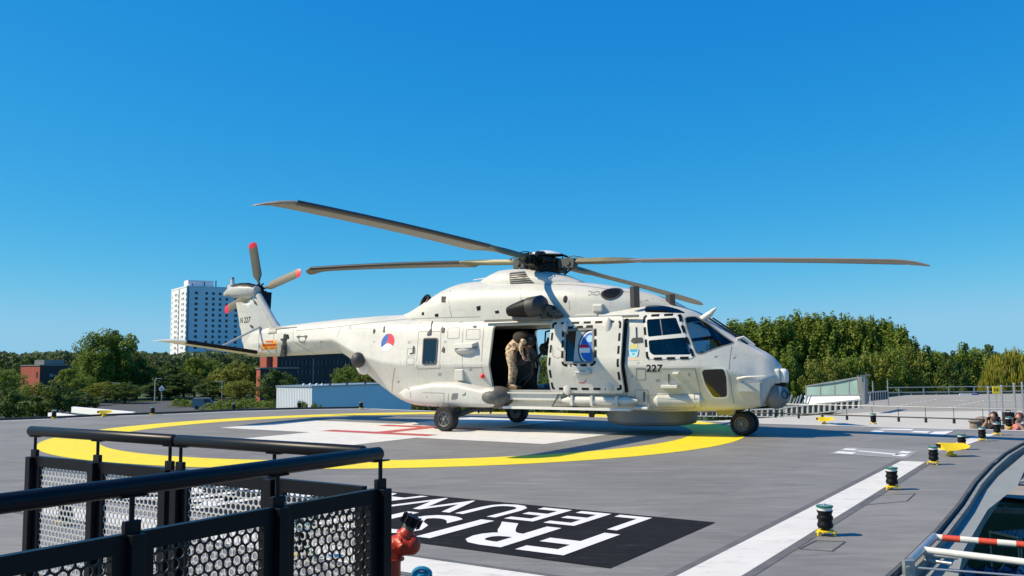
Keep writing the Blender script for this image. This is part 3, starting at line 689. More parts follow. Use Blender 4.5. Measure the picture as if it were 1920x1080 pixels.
def erect(x0, x1, z0, z1): return [(ec.x+er*x0, ec.y+er*z0), (ec.x+er*x1, ec.y+er*z0), (ec.x+er*x1, ec.y+er*z1), (ec.x+er*x0, ec.y+er*z1)]
dm('squadron_emblem', [erect(-.64, -.1, -.05, .10), erect(-.64, -.2, .0, .12)], M['rred'], dwin, off=-.008, th=.003)
dm('squadron_emblem', [erect(-.60, .02, -.33, -.06)], M['rwhite'], dwin, off=-.008, th=.0032)
dm('squadron_emblem', [[(ec.x+er*(-.05+.2*math.cos(a)), ec.y+er*(.45+.2*math.sin(a))) for a in [2*PI*i/14 for i in range(14)]]], mat('emblem_pale', (.35, .60, .75), .5), dwin, off=-.008, th=.0034)
dm('escape_marking', dashes(inset(dpoly, .055), .045, .13, .125), M['black'])
dm('escape_marking', dashes(inset(wr, -.045), .05, .12, .10), M['black'])
for px, py, w, h in ((1061, 607, .11, .26), (1140, 603, .16, .30)):     # teardrop guide covers
    c = Vector(hit(px, py+4, FD)); b = MB(); b.ell((0, 0, 0), (w*.55, .05, h*.62), 12, 8)
    y_ = FD.ray_cast(Vector((c.x, -8, c.y-.05)), Vector((0, 1, 0)))[0].y
    b.build('guide_cover', M['paint'], door, 60, loc=(c.x, y_+.01, c.y-.05))
for px, py in ((1063, 727), (1142, 722)):
    c = Vector(hit(px, py, FD)); b = MB(); b.ell((0, 0, 0), (.095, .03, .15), 12, 8)
    y_ = FD.ray_cast(Vector((c.x, -8, c.y)), Vector((0, 1, 0)))[0].y; b.build('guide_cover', M['paint'], door, 60, loc=(c.x, y_+.01, c.y))
hc = Vector(hit(1092, 698, FD)); hcy = FD.ray_cast(Vector((hc.x, -8, hc.y)), Vector((0, 1, 0)))[0].y
b = MB(); b.box((hc.x-.02, hcy-.012, hc.y+.02), (.34, .02, .16)); b.tube([(hc.x-.15, hcy-.03, hc.y), (hc.x+.12, hcy-.05, hc.y)], .018); b.cyl((hc.x+.15, hcy, hc.y), (hc.x+.15, hcy-.07, hc.y), .06)
b.build('door_handle', M['paint2'], door, 40)
dm('red_arc_mark', strips([(hc.x-.05+.11*math.cos(a), hc.y-.13+.09*math.sin(a)) for a in [PI*1.3+PI*.6*i/8 for i in range(9)]], .018), M['redpipe'])
dm('door_seam', strips([hit(1036, 652, FD), hit(1037, 668, FD), hit(1046, 672, FD), hit(1052, 668, FD), hit(1053, 660, FD), hit(1045, 652, FD)], .012), M['seam2'])
# dark seal behind the front edge of the door, recess around opening
b = conform('door_seal', strips([(x1d+.035, .90), (x1d+.035, 2.33)], .06), M['black'], off=.002, th=.03)
# door rails
def rail3(name, a, c, w, m, lift=0.03):
    b = MB(); b.bar(a, c, w, w, 0); return b.build(name, m, heli, 0)
rail3('upper_door_rail', (.72, -1.13, 2.41), (4.35, -1.13, 2.41), .05, M['midgrey'])
b = MB(); b.bar((.8, -1.20, .76), (2.62, -1.20, .76), .06, .13); b.bar((.8, -1.26, .845), (2.70, -1.26, .845), .05, .03); b.build('door_sill', M['paint'], heli)
# step board and fairings under the cabin
b = MB(); b.bar((1.28, -1.26, .53), (4.2, -1.24, .53), .16, .05); b.build('step_board', M['trim'], heli)
b = MB(); b.tube([(2.55, -1.16, .70), (2.8, -1.19, .70), (4.1, -1.18, .70), (4.3, -1.15, .70)], [.03, .085, .085, .03], 12)
for x in (2.9, 3.35, 3.9): b.box((x, -1.2, .70), (.05, .2, .2))
b.build('flotation_cylinder', M['paint'], heli, 40)
b = MB(); b.tube([(2.4, -1.20, .56), (2.62, -1.26, .86)], .014, 6); b.tube([(2.4, -1.20, .56), (3.3, -1.24, .58)], .016, 6); b.build('step_brace', M['grey'], heli)
b = MB(); b.tube([(4.66, -.98, .72), (4.70, -1.01, .72), (5.50, -.87, .72), (5.54, -.82, .72)], [.10, .16, .15, .08], 18); b.build('flotation_bag_cover', M['paint'], heli, 40)
conform('flotation_cover_seam', strips(rounded(hpoly([(1219, 737), (1303, 735), (1304, 762), (1222, 764)]), .05), .012, True), M['seam2'], off=.10, th=.004)
# ---------------- marks and small fittings on the skin
def sm(name, loops, m, off=.001, th=.003, tree=None, **k): return conform(name, loops, m, off=off, th=th, tree=tree or BODY, **k)
def skin_text(txt, pxs, m, name, bold=.02, tree=None, **k):
    a, c, d = [Vector(hit(*q, tree=tree)) for q in pxs]      # lower left, lower right, upper left
    vs, fs = text_mesh(txt, bold); P = [a+(c-a)*x+(d-a)*y for x, y in vs]
    return sm(name, None, m, tris=([(p.x, p.y) for p in P], fs), tree=tree, grid=.06, **k)
skin_text('227', [(1212, 697), (1242.5, 697), (1212, 683.5)], M['black'], 'hull_number', .02)
# crest
cr = Vector(hit(1188, 660)); s_ = .0105
def crr(pts): return [(cr.x+x*s_, cr.y+y*s_*1.05) for x, y in pts]
CY_ = mat('crest_yellow', (.62, .58, .20), .5); CB_ = mat('crest_cyan', (.03, .38, .62), .5); CP_ = mat('crest_peach', (.70, .52, .33), .5); CL_ = mat('crest_pale_blue', (.45, .68, .74), .5); CN_ = mat('crest_navy', (.01, .05, .18), .5)
sm('crest', [crr([(-9, 15), (-6, 10), (6, 10), (9, 15), (4, 13), (0, 16), (-4, 13)]), crr([(-8, 4), (-8, 10), (8, 10), (8, 4)])], CY_)
sm('crest', [crr([(-10, 5), (10, 5), (9, -6), (5, -10), (-5, -10), (-9, -6)])], CL_, off=.002)
sm('crest', [crr([(-8, 5), (8, 5), (6, 0), (-6, 0)]), crr([(-3, -2), (3, -2), (0, -7)])], CB_, off=.004)
sm('crest', [crr([(-11, 4), (-10, 4), (-8, -9), (-10, -7)]), crr([(10, 4), (11, 4), (10, -7), (8, -9)])], CN_, off=.004)
sm('crest', [crr([(-12, -15), (12, -15), (7, -11), (0, -9), (-7, -11)])], CP_)
# roundel
rc = Vector(hit(727, 642)); rr_ = .19
def sector(a0, a1, r0, r1, n=14): return [(rc.x+r1*math.cos(a0+(a1-a0)*i/n), rc.y+r1*math.sin(a0+(a1-a0)*i/n)) for i in range(n+1)]+([(rc.x, rc.y)] if r0 == 0 else [(rc.x+r0*math.cos(a1+(a0-a1)*i/n), rc.y+r0*math.sin(a1+(a0-a1)*i/n)) for i in range(n+1)])
D = math.radians
rr_ = .21
sm('roundel', [sector(D(95), D(215), 0, rr_)], M['rblue']); sm('roundel', [sector(D(215), D(335), 0, rr_)], M['rwhite'])
sm('roundel', [sector(D(-25), D(95), 0, rr_)], M['rred'])
sm('roundel', [[(rc.x+.035*math.cos(a), rc.y+.035*math.sin(a)) for a in [2*PI*i/12 for i in range(12)]]], mat('roundel_orange', (.75, .12, .02), .5), off=.003)
# orange placard on the tail boom
op = hpoly([(491, 656), (519, 654), (520, 638), (492, 638.5)])
pl_ = sm('rescue_placard', [op], M['orange']); 
def lerp2(q, u, v): a = Vector(q[0]).lerp(Vector(q[1]), u); b_ = Vector(q[3]).lerp(Vector(q[2]), u); return tuple(a.lerp(b_, v))
sm('placard_arrow', [[lerp2(op, *p) for p in ((.06, .5), (.14, .68), (.14, .58), (.94, .6), (.94, .4), (.14, .40), (.14, .30))]], M['orangetxt'], off=.004, parent=pl_)
sm('placard_arrow', strips([lerp2(op, .3, .86), lerp2(op, .72, .86)], .025)+strips([lerp2(op, .2, .15), lerp2(op, .4, .15)], .02)+strips([lerp2(op, .58, .15), lerp2(op, .85, .15)], .02), M['orangetxt'], off=.004, parent=pl_)
# panel seams on the fuselage side
seams = [[(521, 613), (524, 667)], [(552, 612), (550, 640), (551, 667)], [(555, 620), (640, 612), (768, 598)], [(640, 612), (642, 662)], [(768, 600), (915, 601)], [(870, 606), (868, 690)], [(909, 606), (906, 700)],
         [(1175, 598), (1178, 760)], [(1192, 692), (1303, 691)], [(1303, 691), (1318, 758)], [(1372, 650), (1376, 757)], [(740, 690), (735, 735)], [(853, 690), (905, 689)]]
for s in seams: sm('panel_seam', strips(hpoly(s), .013), M['seam2'], th=.002)
box_seams = [[(764, 654), (779, 653), (778, 667), (763, 668)], [(763, 671), (777, 671), (776, 684), (762, 684)], [(1193, 690), (1210, 690), (1210, 712), (1193, 712)], [(833, 595), (848, 595), (848, 560), (834, 562)], [(785, 622), (827, 621), (826, 690), (783, 692)], [(1190, 731), (1215, 731), (1215, 759), (1192, 760)], [(840, 615), (862, 614), (861, 634), (839, 635)], [(875, 618), (900, 617), (900, 636), (874, 637)]]
for s in box_seams: sm('access_panel', strips(rounded(hpoly(s), .03), .011, True), M['seam2'], th=.002)
blk = [[(774, 657), (775.5, 649), (777, 649), (776.5, 662), (769, 664), (769, 662.5), (774.5, 661.5)], [(803, 623), (808, 617), (810, 600), (811, 600), (809, 622), (808, 628), (801, 629)], [(1192, 615), (1193.5, 613), (1194, 633), (1193, 634)],
       [(1183, 640), (1187, 634), (1204, 633), (1205, 641), (1187, 643)], [(1253, 702), (1255, 701), (1255, 719), (1254, 719)], [(1207, 735), (1209, 735), (1209, 753), (1207, 753)], [(827, 618), (830, 613), (834, 615), (833, 622), (829, 624)], [(828, 659), (832, 650), (834, 653), (833, 661)], [(700, 619), (703, 617), (704, 620), (701, 626)], [(720, 614), (722, 612), (721, 622), (719, 623)],
       [(886, 612), (893, 611), (893, 613), (888, 614)], [(829, 690), (834, 690), (833, 660), (831, 660)]]
for s in blk[:-1]: sm('skin_fitting', [hpoly(s)], M['grey'], th=.02)
cwm = [[(828, 556), (837, 556), (836, 567), (828, 567)], [(893, 575), (901, 573), (901, 581), (895, 583)], [(815, 589), (822, 588), (822, 594), (816, 594)], [(791, 586), (795, 585), (795, 591), (791, 591)], [(928, 583), (935, 582), (936, 587), (929, 588)]]
def cm(name, loops, m, off=.001, th=.004, **k): return conform(name, loops, m, off=off, th=th, tree=COWB, **k)
for s in cwm: cm('cowling_vent', [hpoly(s, COWB)], M['black'])
def oval(px, py, rx, rz, tree=None, n=20, rot=0.0):
    c = Vector(hit(px, py, tree=tree)); cs, sn = math.cos(rot), math.sin(rot)
    return [(c.x+rx*math.cos(a)*cs-rz*math.sin(a)*sn, c.y+rx*math.cos(a)*sn+rz*math.sin(a)*cs) for a in [2*PI*i/n for i in range(n)]]
cm('air_intake', [oval(1145.5, 551, .20, .125, COWB)], M['grey'], th=.02); cm('air_intake', [oval(1145.5, 551, .165, .10, COWB)], M['black'], off=.022)
cm('cowling_vent', [oval(1060, 561, .05, .08, COWB)], M['black'])
cm('cowling_marking', strips([hit(1067, 563, COWB), hit(1068, 581, COWB)], .012)+[q for k in range(10) for q in strips([hit(1104+4.5*(k % 5), 546+5*(k//5)+(k % 3), COWB), hit(1106.5+4.5*(k % 5), 547+5*(k//5)+(k % 3), COWB)], .02)], M['seam'], th=.002)
cm('panel_seam', [q for s in ([(845, 545), (847, 596)], [(905, 528), (1000, 532), (1090, 535), (1180, 548)], [(975, 540), (990, 595)], [(1225, 560), (1196, 568)], [(770, 598), (900, 594)]) for q in strips([hit(*p, COWB) for p in s], .013)], M['seam2'], th=.002)
# light patches: shallow ledge fairings on the side
def blob(name, px, py, r, m, tree=None, out=0.0):
    x, z = hit(px, py, tree=tree); y = (tree or BODY).ray_cast(Vector((x, -8, z)), Vector((0, 1, 0)))[0].y
    b = MB(); b.ell((0, 0, 0), r, 14, 9); return b.build(name, m, heli, 60, loc=(x, y+out, z))
blob('side_step_scoop', 873, 656, (.30, .14, .10), M['paint2'])
b = MB(); x, z = hit(873, 648); y = BODY.ray_cast(Vector((x, -8, z)), Vector((0, 1, 0)))[0].y
b.prism([(x-.30, y, z-.02), (x+.32, y, z), (x+.26, y-.16, z-.05), (x-.24, y-.16, z-.06)], (0, .02, .08)); b.build('side_step', M['paint'], heli)
sp_ = blob('missile_sensor', 678, 675, (.18, .17, .19), M['grey'], out=-.13)
blob('sensor_base', 682, 682, (.23, .13, .27), M['paint'], out=.0)
blob('navigation_light', 905, 705, (.055, .05, .055), M['red'])
def skbox(name, px, py, d, m, out=0.0, tree=None):
    x, z = hit(px, py, tree=tree); y = (tree or BODY).ray_cast(Vector((x, -8, z)), Vector((0, 1, 0)))[0].y
    b = MB(); b.box((0, 0, 0), d); o = b.build(name, m, heli, loc=(x, y+out, z)); bv = o.modifiers.new('bevel', 'BEVEL'); bv.width = min(d)*.2; bv.segments = 2; return o
skbox('oil_vent', 863, 703, (.22, .12, .26), M['paint'])
skbox('grab_step', 1258, 725, (.34, .14, .07), M['paint'], -.05)
skbox('grab_step', 1268, 700, (.12, .06, .04), M['trim'], -.02)
skbox('ventilation_grille', 1173, 747, (.24, .02, .14), M['grey']); skbox('ventilation_grille', 1187, 747, (.12, .02, .14), M['midgrey'])
skbox('lower_step', 1205, 765, (.30, .2, .05), M['trim'], -.02)
skbox('roof_antenna_box', 1122, 578, (.24, .22, .18), M['paint2'], .05, COWB)
skbox('roof_latch', 1193, 574, (.14, .12, .10), M['midgrey'], 0)
skbox('access_cover', 1100, 592, (.5, .04, .06), M['paint'], -.01)
# fuselage probe fairing at the nose side, light boxes and turret
b = MB()
p0 = hs_(1383, 712, -.75); 
b.tube([(p0[0]-.02, -.72, p0[1]), (p0[0]+.03, -.80, p0[1]+.03), (p0[0]+.20, -.86, p0[1]+.06), (p0[0]+.55, -.80, p0[1]+.07)], [.03, .025, .016, .010], 8); b.build('pitot_tube', M['trim'], heli, 40)
def boxfrom(name, x0, x1, y0, y1, z0, z1, m, bev=.02, parent=None):
    b = MB(); b.box(((x0+x1)/2, (y0+y1)/2, (z0+z1)/2), (x1-x0, y1-y0, z1-z0)); o = b.build(name, m, parent or heli); q = o.modifiers.new('bevel', 'BEVEL'); q.width = bev; q.segments = 3; return o
b = MB()   # angular side fairing under the nose
b.loft([[Vector((6.24, -.80, 1.06)), Vector((6.24, -.80, .90)), Vector((6.30, -.6, .62)), Vector((6.30, -.2, .58)), Vector((6.24, -.2, 1.06))], [Vector((6.62, -.66, 1.06)), Vector((6.62, -.66, .90)), Vector((6.58, -.48, .62)), Vector((6.58, -.1, .60)), Vector((6.60, -.1, 1.06))]])
b.build('nose_side_fairing', M['paint'], heli, 30)
boxfrom('sensor_mount', 6.70, 6.92, -.26, .24, 1.04, 1.33, M['paint'], .05)
tu = MB(); tu.ell((6.78, -.06, .80), (.255, .255, .262), 24, 16); tob = tu.build('camera_turret', mat('turret_grey', (.19, .20, .205), .4, noise=.05), heli, 60)
b = MB(); b.cyl((6.80, -.02, .98), (6.80, -.02, 1.10), .19, .19, 20); b.build('turret_collar', M['black'], tob, 40)
b = MB(); b.lathe([(.085, 0), (.085, .03), (.065, .03), (.06, .015), (.001, .015)], (6.975, -.18, .82), 18, axis=(.7, -.68, .12)); b.build('turret_lens', mat('turret_lens_blue', (.02, .05, .09), .08), tob, 30)
b = MB(); b.bar((6.90, -.225, .98), (6.885, -.262, .80), .06, .03); b.build('turret_window', mat('turret_pale_window', (.45, .55, .62), .3), tob)
b = MB(); b.prism([(6.70, -.262, .80), (6.76, -.264, .80), (6.73, -.262, .86)], (0, -.004, 0)); b.build('warning_triangle', M['yellow'], tob)
b = MB(); b.lathe([(.09, 0), (.10, .05), (.10, .19), (.085, .24), (.04, .27)], (6.95, -.10, 1.06), 18); b.build('searchlight', M['trim'], heli, 40)
b = MB(); b.tube([(6.10, -.30, 1.93), (6.22, -.24, 1.96), (6.42, -.16, 1.80)], [.025, .03, .02], 8); b.build('wiper_motor_cover', M['trim'], heli, 40)
b = MB(); b.tube([(5.45, -.12, 2.40), (6.05, -.22, 1.99), (6.30, -.2, 1.82)], .016, 8); b.tube([(5.5, .10, 2.38), (6.1, .1, 1.97)], .016, 8); b.build('wiper', M['black'], heli, 40)
b = MB(); b.bar((5.30, 0, 2.44), (6.12, 0, 1.93), .10, .03); b.build('windshield_post', M['grey'], heli)
# wire cutter horn on windshield and roof blades
hp = hs_(1318, 598, -.35); hq = hs_(1343, 577, -.35)
b = MB(); b.tube([(hp[0]-.03, -.35, hp[1]-.08), (hp[0], -.35, hp[1]), ((hp[0]+hq[0])/2+.02, -.35, (hp[1]+hq[1])/2), (hq[0], -.35, hq[1])], [.03, .075, .06, .015], 10); b.build('wire_strike_cutter', M['trim'], heli, 50)
q0, q1 = hs_(1190, 566, -.92), hs_(1190, 537, -.92)
b = MB(); b.loft([[Vector((q0[0]+dx, -.92+dy, z)) for dx, dy in ((-.10, 0), (0, -.035), (.11, 0), (0, .035))] for z in (q0[1]-.12, q1[1])]); b.build('blade_antenna', M['grey'], heli)
q0, q1 = hs_(1257, 572, -.30), hs_(1257, 552, -.30)
b = MB(); b.loft([[Vector((q0[0]+dx, -.30+dy, z)) for dx, dy in ((-.10, 0), (0, -.035), (.11, 0), (0, .035))] for z in (q0[1]-.06, q1[1])]); b.build('blade_antenna', M['grey'], heli)
b = MB(); a_, c_ = hs_(888, 525, -.2), hs_(926, 519, -.2)
b.tube([(a_[0], -.2, a_[1]-.06), (a_[0], -.2, a_[1]), (c_[0], -.2, c_[1]), (c_[0], -.2, c_[1]-.06)], .012, 6); b.tube([(a_[0]+.25, -.2, a_[1]-.06), (a_[0]+.25, -.2, a_[1]+.02)], .01, 6); b.build('roof_handrail', M['trim'], heli)
# exhaust
xa = hs_(797, 567, -.62)
for sg in (-1, 1):
    ax = Vector((-.45, sg*.80, .38)).normalized(); c_ = Vector((xa[0], sg*.62, xa[1])); b = MB(); o1 = ax.orthogonal().normalized(); o2 = ax.cross(o1)
    b.tube([c_+(o1*math.cos(a)+o2*math.sin(a))*.17 for a in [2*PI*k/20 for k in range(21)]], .042, 8, cap=False); b.lathe([(.15, -.16), (.165, .0)], c_, 20, axis=ax, cap=False); ex = b.build('exhaust', M['black'], heli, 50)
    b = MB(); b.lathe([(.001, -.10), (.15, -.10)], c_, 20, axis=ax, cap=False); b.build('exhaust_duct', M['midgrey'], ex, 30)
    b = MB(); b.tube([c_-ax*.02, c_-ax*.2+Vector((.15, 0, -.06)), c_+Vector((.5, -sg*.1, -.16))], [.17, .21, .24], 20); b.build('exhaust_fairing', M['paint'], ex, 60)
# gearbox grille panel on pylon
PYB = bvh_of(pyl)
gq = [hit(*p, tree=PYB) for p in ((957, 512), (984, 509), (1003, 532), (958, 534))]
ggr = conform('gearbox_grille', [gq], M['midgrey'], off=.002, th=.012, tree=PYB)
g4 = [Vector(q) for q in gq]
for k in range(6):
    f = (k+.6)/6.4; conform('grille_slat', strips([tuple(g4[3].lerp(g4[0], f)), tuple(g4[2].lerp(g4[1], f))], .012), M['black'], off=.014, th=.006, tree=PYB, parent=ggr)
# rescue hoist
hA, hB = hs_(953, 584, -1.30), hs_(1016, 572, -1.30)
A3, B3 = Vector((hA[0], -1.30, hA[1])), Vector((hB[0], -1.30, hB[1]))
ho = MB(); dd = B3-A3; ho.tube([A3-dd*.05, A3, A3+dd*.12, A3+dd*.45, A3+dd*.62], [.03, .10, .135, .19, .20], 20); hoist = ho.build('rescue_hoist', M['black'], heli, 40)
b = MB(); b.tube([A3+dd*.60, A3+dd*.62, A3+dd*1.02, A3+dd*1.10, A3+dd*1.13], [.19, .215, .215, .16, .05], 22); b.build('hoist_drum', M['grey'], hoist, 40)
b = MB()
for i, (dx, dz, r_) in enumerate(((.18, -.10, .07), (.26, -.16, .06), (.10, -.19, .08), (-.05, -.20, .05), (.33, -.22, .05))): b.cyl(B3+Vector((dx, -.1, dz)), B3+Vector((dx+.03, .2, dz)), r_, n=12)
b.tube([B3+Vector((.1, 0, 0)), B3+Vector((.28, .05, -.05)), B3+Vector((.38, .1, -.28))], .03, 8); b.tube([B3+Vector((-.5, .1, -.20)), B3+Vector((.3, .1, -.27))], .03, 8)
b.build('hoist_fittings', M['grey'], hoist, 40)
b = MB(); b.box(A3+dd*.5+Vector((0, .16, -.20)), (.7, .2, .07)); b.bar(A3+dd*.3+Vector((0, .1, -.1)), A3+dd*.3+Vector((0, .3, -.1)), .08, .08); b.bar(A3+dd*.9+Vector((0, .1, -.1)), A3+dd*.9+Vector((0, .3, -.1)), .08, .08); b.build('hoist_bracket', M['midgrey'], hoist)
# ---------------- sponsons
SPN = [(a_, b_, c_-.05 if c_ > .98 else c_, d_, min(e_, 1.53)) for a_, b_, c_, d_, e_ in [(-1.52, .80, .79, .02, 1.30), (-1.40, .74, .86, .12, 1.40), (-1.15, .62, .96, .26, 1.52), (-.8, .54, 1.06, .36, 1.64), (-.4, .52, 1.12, .40, 1.68), (.1, .52, 1.12, .42, 1.69), (.5, .52, 1.05, .42, 1.67), (.85, .52, .99, .40, 1.63), (1.08, .53, .97, .38, 1.60), (1.14, .56, .93, .34, 1.56)]]
def sponson(s):
    rg = []
    for i in range(28):
        x = -1.52+2.66*i/27; z0, z1, w, yo = interp_rows(SPN, x); yi = .75; pts = []
        for a in [2*PI*k/24 for k in range(24)]:
            cx, cz = math.cos(a), math.sin(a); e = .38
            px_ = (abs(cx)**e)*(1 if cx > 0 else -1); pz_ = (abs(cz)**.52)*(1 if cz > 0 else -1)
            yc = (yi+yo)/2; pts.append(Vector((x, s*(yc+(yo-yi)/2*px_), (z0+z1)/2+(z1-z0)/2*pz_)))
        rg.append(pts)
    b = MB(); b.loft(rg); o = b.build('sponson', M['paint'], heli, 40); return o
spn = sponson(-1); spf = sponson(1); SPB = bvh_of(spn)
for s, o in ((-1, spn), (1, spf)):
    b = MB(); b.ell((1.06, s*1.16, .745), (.36, .44, .235), 24, 14); b.build('sponson_end_cap', M['radome'] if 0 else mat('end_cap_dark', (.11, .11, .10), .6, noise=.5, nscale=6), o, 60)
def sx(name, loops, m, **k): return conform(name, loops, m, off=.001, th=.004, parent=spn, tree=SPB, **k)
sx('sponson_seam', [q for s in ([(792, 736), (833, 737)], [(786, 722), (790, 760)], [(833, 737), (833, 759)], [(841, 738), (841, 759)]) for q in strips([hit(*p, SPB) for p in s], .007)], M['seam2'])
sx('sponson_grille', [[hit(*p, SPB) for p in ((848, 738), (859, 737), (858, 747), (853, 749), (846, 749))]], M['midgrey'])
sx('green_arrow', [[hit(*p, SPB) for p in ((866, 739), (870, 740), (873, 735), (873, 741), (868, 742))]], mat('arrow_green', (.02, .18, .07), .5))
sx('sponson_fitting', [[hit(*p, SPB) for p in ((762, 729), (766, 726), (770, 725), (769, 728), (765, 731))], oval(800, 744, .015, .015, SPB, 8)], M['seam'])
b = MB(); 
for i in range(12): b.cyl((-1.0+.11*i, -1.45+.03*(i % 3), .54), (-1.0+.11*i, -1.45+.03*(i % 3), .44+.02*(i % 4)), .012, n=6)
b.build('drain_masts', M['grey'], heli)
# main gear
def wheel(name, c, r, w, par, side):
    root = MB(); x, y, z = c
    prof = [(r*.62, -w*.5), (r*.9, -w*.5), (r*.985, -w*.36), (r, -w*.15), (r, w*.15), (r*.985, w*.36), (r*.9, w*.5), (r*.62, w*.5)]
    root.lathe(prof+[prof[0]], (0, 0, 0), 32, axis=(0, 1, 0), cap=False); o = root.build(name, M['rubber'], par, 40, loc=c)
    b = MB(); b.lathe([(.001, -w*.36), (r*.18, -w*.40), (r*.20, -w*.30), (r*.46, -w*.22), (r*.52, -w*.40), (r*.63, -w*.44), (r*.63, w*.44), (.001, w*.3)], (0, 0, 0), 28, axis=(0, -side, 0), cap=False)
    for k in range(6): a = 2*PI*k/6; b.cyl((r*.36*math.cos(a), side*w*.20, r*.36*math.sin(a)), (r*.36*math.cos(a), side*w*.36, r*.36*math.sin(a)), r*.07, n=8)
    b.build('rim', M['rim'], o, 30)
    b = MB(); b.cyl((0, side*w*.3, 0), (0, side*w*.46, 0), r*.14, n=12); b.build('hub_cap', M['midgrey'], o, 30)
    return o
for s in (-1, 1):
    wheel('main_wheel', (0, s*1.6, .272), .272, .25, heli, s)
    b = MB(); b.tube([(0, s*1.45, .285), (.1, s*1.32, .34), (.55, s*1.25, .50), (.9, s*1.15, .60)], [.06, .06, .07, .08], 10); b.tube([(.05, s*1.4, .3), (.25, s*1.25, .75)], .045, 8); b.box((.62, s*1.22, .48), (.5, .2, .12))
    for k in range(7): b.tube([(.35+.1*k, s*(1.35-.02*k), .52), (.38+.1*k, s*1.36, .40+.03*(k % 3)), (.45+.1*k, s*1.3, .50)], .018, 6)
    b.build('landing_gear_leg', M['grey'], heli, 40)
for s in (-1, 1): wheel('nose_wheel', (6.13, s*.17, .235), .235, .17, heli, s)
b = MB(); b.cyl((6.05, 0, .24), (5.98, 0, .72), .055, .07, 14); b.cyl((6.13, -.17, .245), (6.13, .17, .245), .035, n=10); b.tube([(6.16, 0, .40), (6.24, 0, .52), (6.08, 0, .66)], .022, 8); b.box((6.05, 0, .55), (.16, .2, .12)); b.tube([(5.92, -.08, .27), (6.13, -.05, .26)], .02, 8); b.build('nose_gear_strut', M['grey'], heli, 40)
boxfrom('nose_gear_door', 5.62, 5.98, -.20, -.17, .40, .56, M['yellow'] if 0 else mat('gear_door_yellow_green', (.55, .50, .16), .5), .01)
for x, y in ((2.9, -.3), (3.1, .2), (2.6, .4)): 
    b = MB(); b.loft([[Vector((x+dx*k, y+dy*k, z)) for dx, dy in ((-.09, 0), (0, -.02), (.09, 0), (0, .02))] for z, k in ((.50, 1), (.30, .7))]); b.build('belly_antenna', M['grey'], heli)
# belly radome
b = MB(); b.lathe([(.05, .18), (.80, .18), (.90, .205), (.945, .26), (.95, .34), (.95, .50)], (4.17, 0, 0), 48, cap=True); b.build('belly_radome', M['radome'], heli, 35)
# ---------------- tail: fin, gearbox, stabiliser
fin_px = [(438, 567), (446, 612), (454, 660), (462, 667), (480, 669), (520, 668), (521, 614), (500, 585), (479, 549), (470, 556), (464, 566), (456, 569), (449, 566)]
FP = [hs_(x, y, -.12) for x, y in fin_px]
b = MB(); 
zz0 = min(p[1] for p in FP); zz1 = max(p[1] for p in FP)
def finhalf(x, z):      # airfoil half thickness
    f = max(0, min(1, (z-zz0)/(zz1-zz0))); te = -8.18+.36*(1-f)*1.0; le = -6.50-(.92*max(0, (z-2.3))/(1.2)); c = max(.2, le-te); u = min(1, max(0, (x-te)/c))
    return .03+.13*(1-.2*f)*math.sin(PI*min(1, max(0, u**.8)))**.7
bm = bmesh.new(); V = [Vector((p[0], p[1], 0)) for p in FP]; bv = [bm.verts.new((v.x, 0, v.y)) for v in V]
for t in tessellate_polygon([V]): bm.faces.new([bv[i] for i in t])
for ax, lo, hi in ((0, -8.3, -6.4), (2, 1.6, 3.6)):
    k = lo
    while k < hi:
        co = [0, 0, 0]; no = [0, 0, 0]; co[ax] = k; no[ax] = 1; bmesh.ops.bisect_plane(bm, geom=bm.verts[:]+bm.edges[:]+bm.faces[:], plane_co=co, plane_no=no); k += .11
vl = bm.verts[:]; ix = {v: i for i, v in enumerate(vl)}; n = len(vl); vs = []
for s in (-1, 1):
    for v in vl:
        e = v.is_boundary; vs.append((v.co.x, s*(finhalf(v.co.x, v.co.z) if not e else .035), v.co.z))
fs = [tuple(ix[v] for v in f.verts) for f in bm.faces]; fs2 = [tuple(reversed([i+n for i in f])) for f in fs]; fe_ = [(ix[e.verts[0]], ix[e.verts[1]], ix[e.verts[1]]+n, ix[e.verts[0]]+n) for e in bm.edges if e.is_boundary]
bm.free(); b.add(vs, fs+fs2+fe_); fin = b.build('tail_fin', M['paint'], heli, 50); FINB = bvh_of(fin)
# shaft fairing on the fin's leading edge
l0, l1 = hs_(484, 553, -.05), hs_(516, 612, -.05)
b = MB(); b.tube([(l0[0], -.03, l0[1]), (l1[0], -.03, l1[1]), (l1[0]+.22, -.02, l1[1]-.12)], [.085, .10, .05], 16); b.build('fin_shaft_fairing', M['paint'], heli, 50)
b = MB(); l2, l3 = hs_(489, 552, .2), hs_(504, 590, .2); b.loft([[Vector((l2[0]-.1, .1, l2[1])), Vector((l2[0]+.22, .0, l2[1]+.06)), Vector((l2[0]+.22, .4, l2[1]+.06)), Vector((l2[0]-.1, .4, l2[1]))], [Vector((l3[0]-.03, .1, l3[1])), Vector((l3[0]+.08, .0, l3[1])), Vector((l3[0]+.08, .18, l3[1])), Vector((l3[0]-.03, .18, l3[1]))]]); b.build('tail_gearbox_support', M['black'], heli)  # far side of the hub area, its shade put in as black
sm('fin_number', None, M['grey'], tris=(lambda a, c, d, t: ([tuple(a+(c-a)*x+(d-a)*y) for x, y in t[0]], t[1]))(Vector(hit(451, 606.5, FINB)), Vector(hit(469, 604.5, FINB)), Vector(hit(451, 595.5, FINB)), text_mesh('N 227', .01)), tree=FINB, grid=.08)
sm('fin_fitting', [[hit(*p, FINB) for p in ((475, 561), (478, 564), (482, 571), (478, 570))], [hit(*p, FINB) for p in ((469, 609), (474, 611), (475, 615), (471, 614))]], M['grey'], tree=FINB, th=.02)
sm('fold_hinge_fairing', [hpoly([(503, 626), (507, 615), (512, 612), (519, 618), (518, 624)])], M['midgrey'], th=.02)
hgp = hs_(535, 650, -.33)
b = MB(); x, z = hgp; 
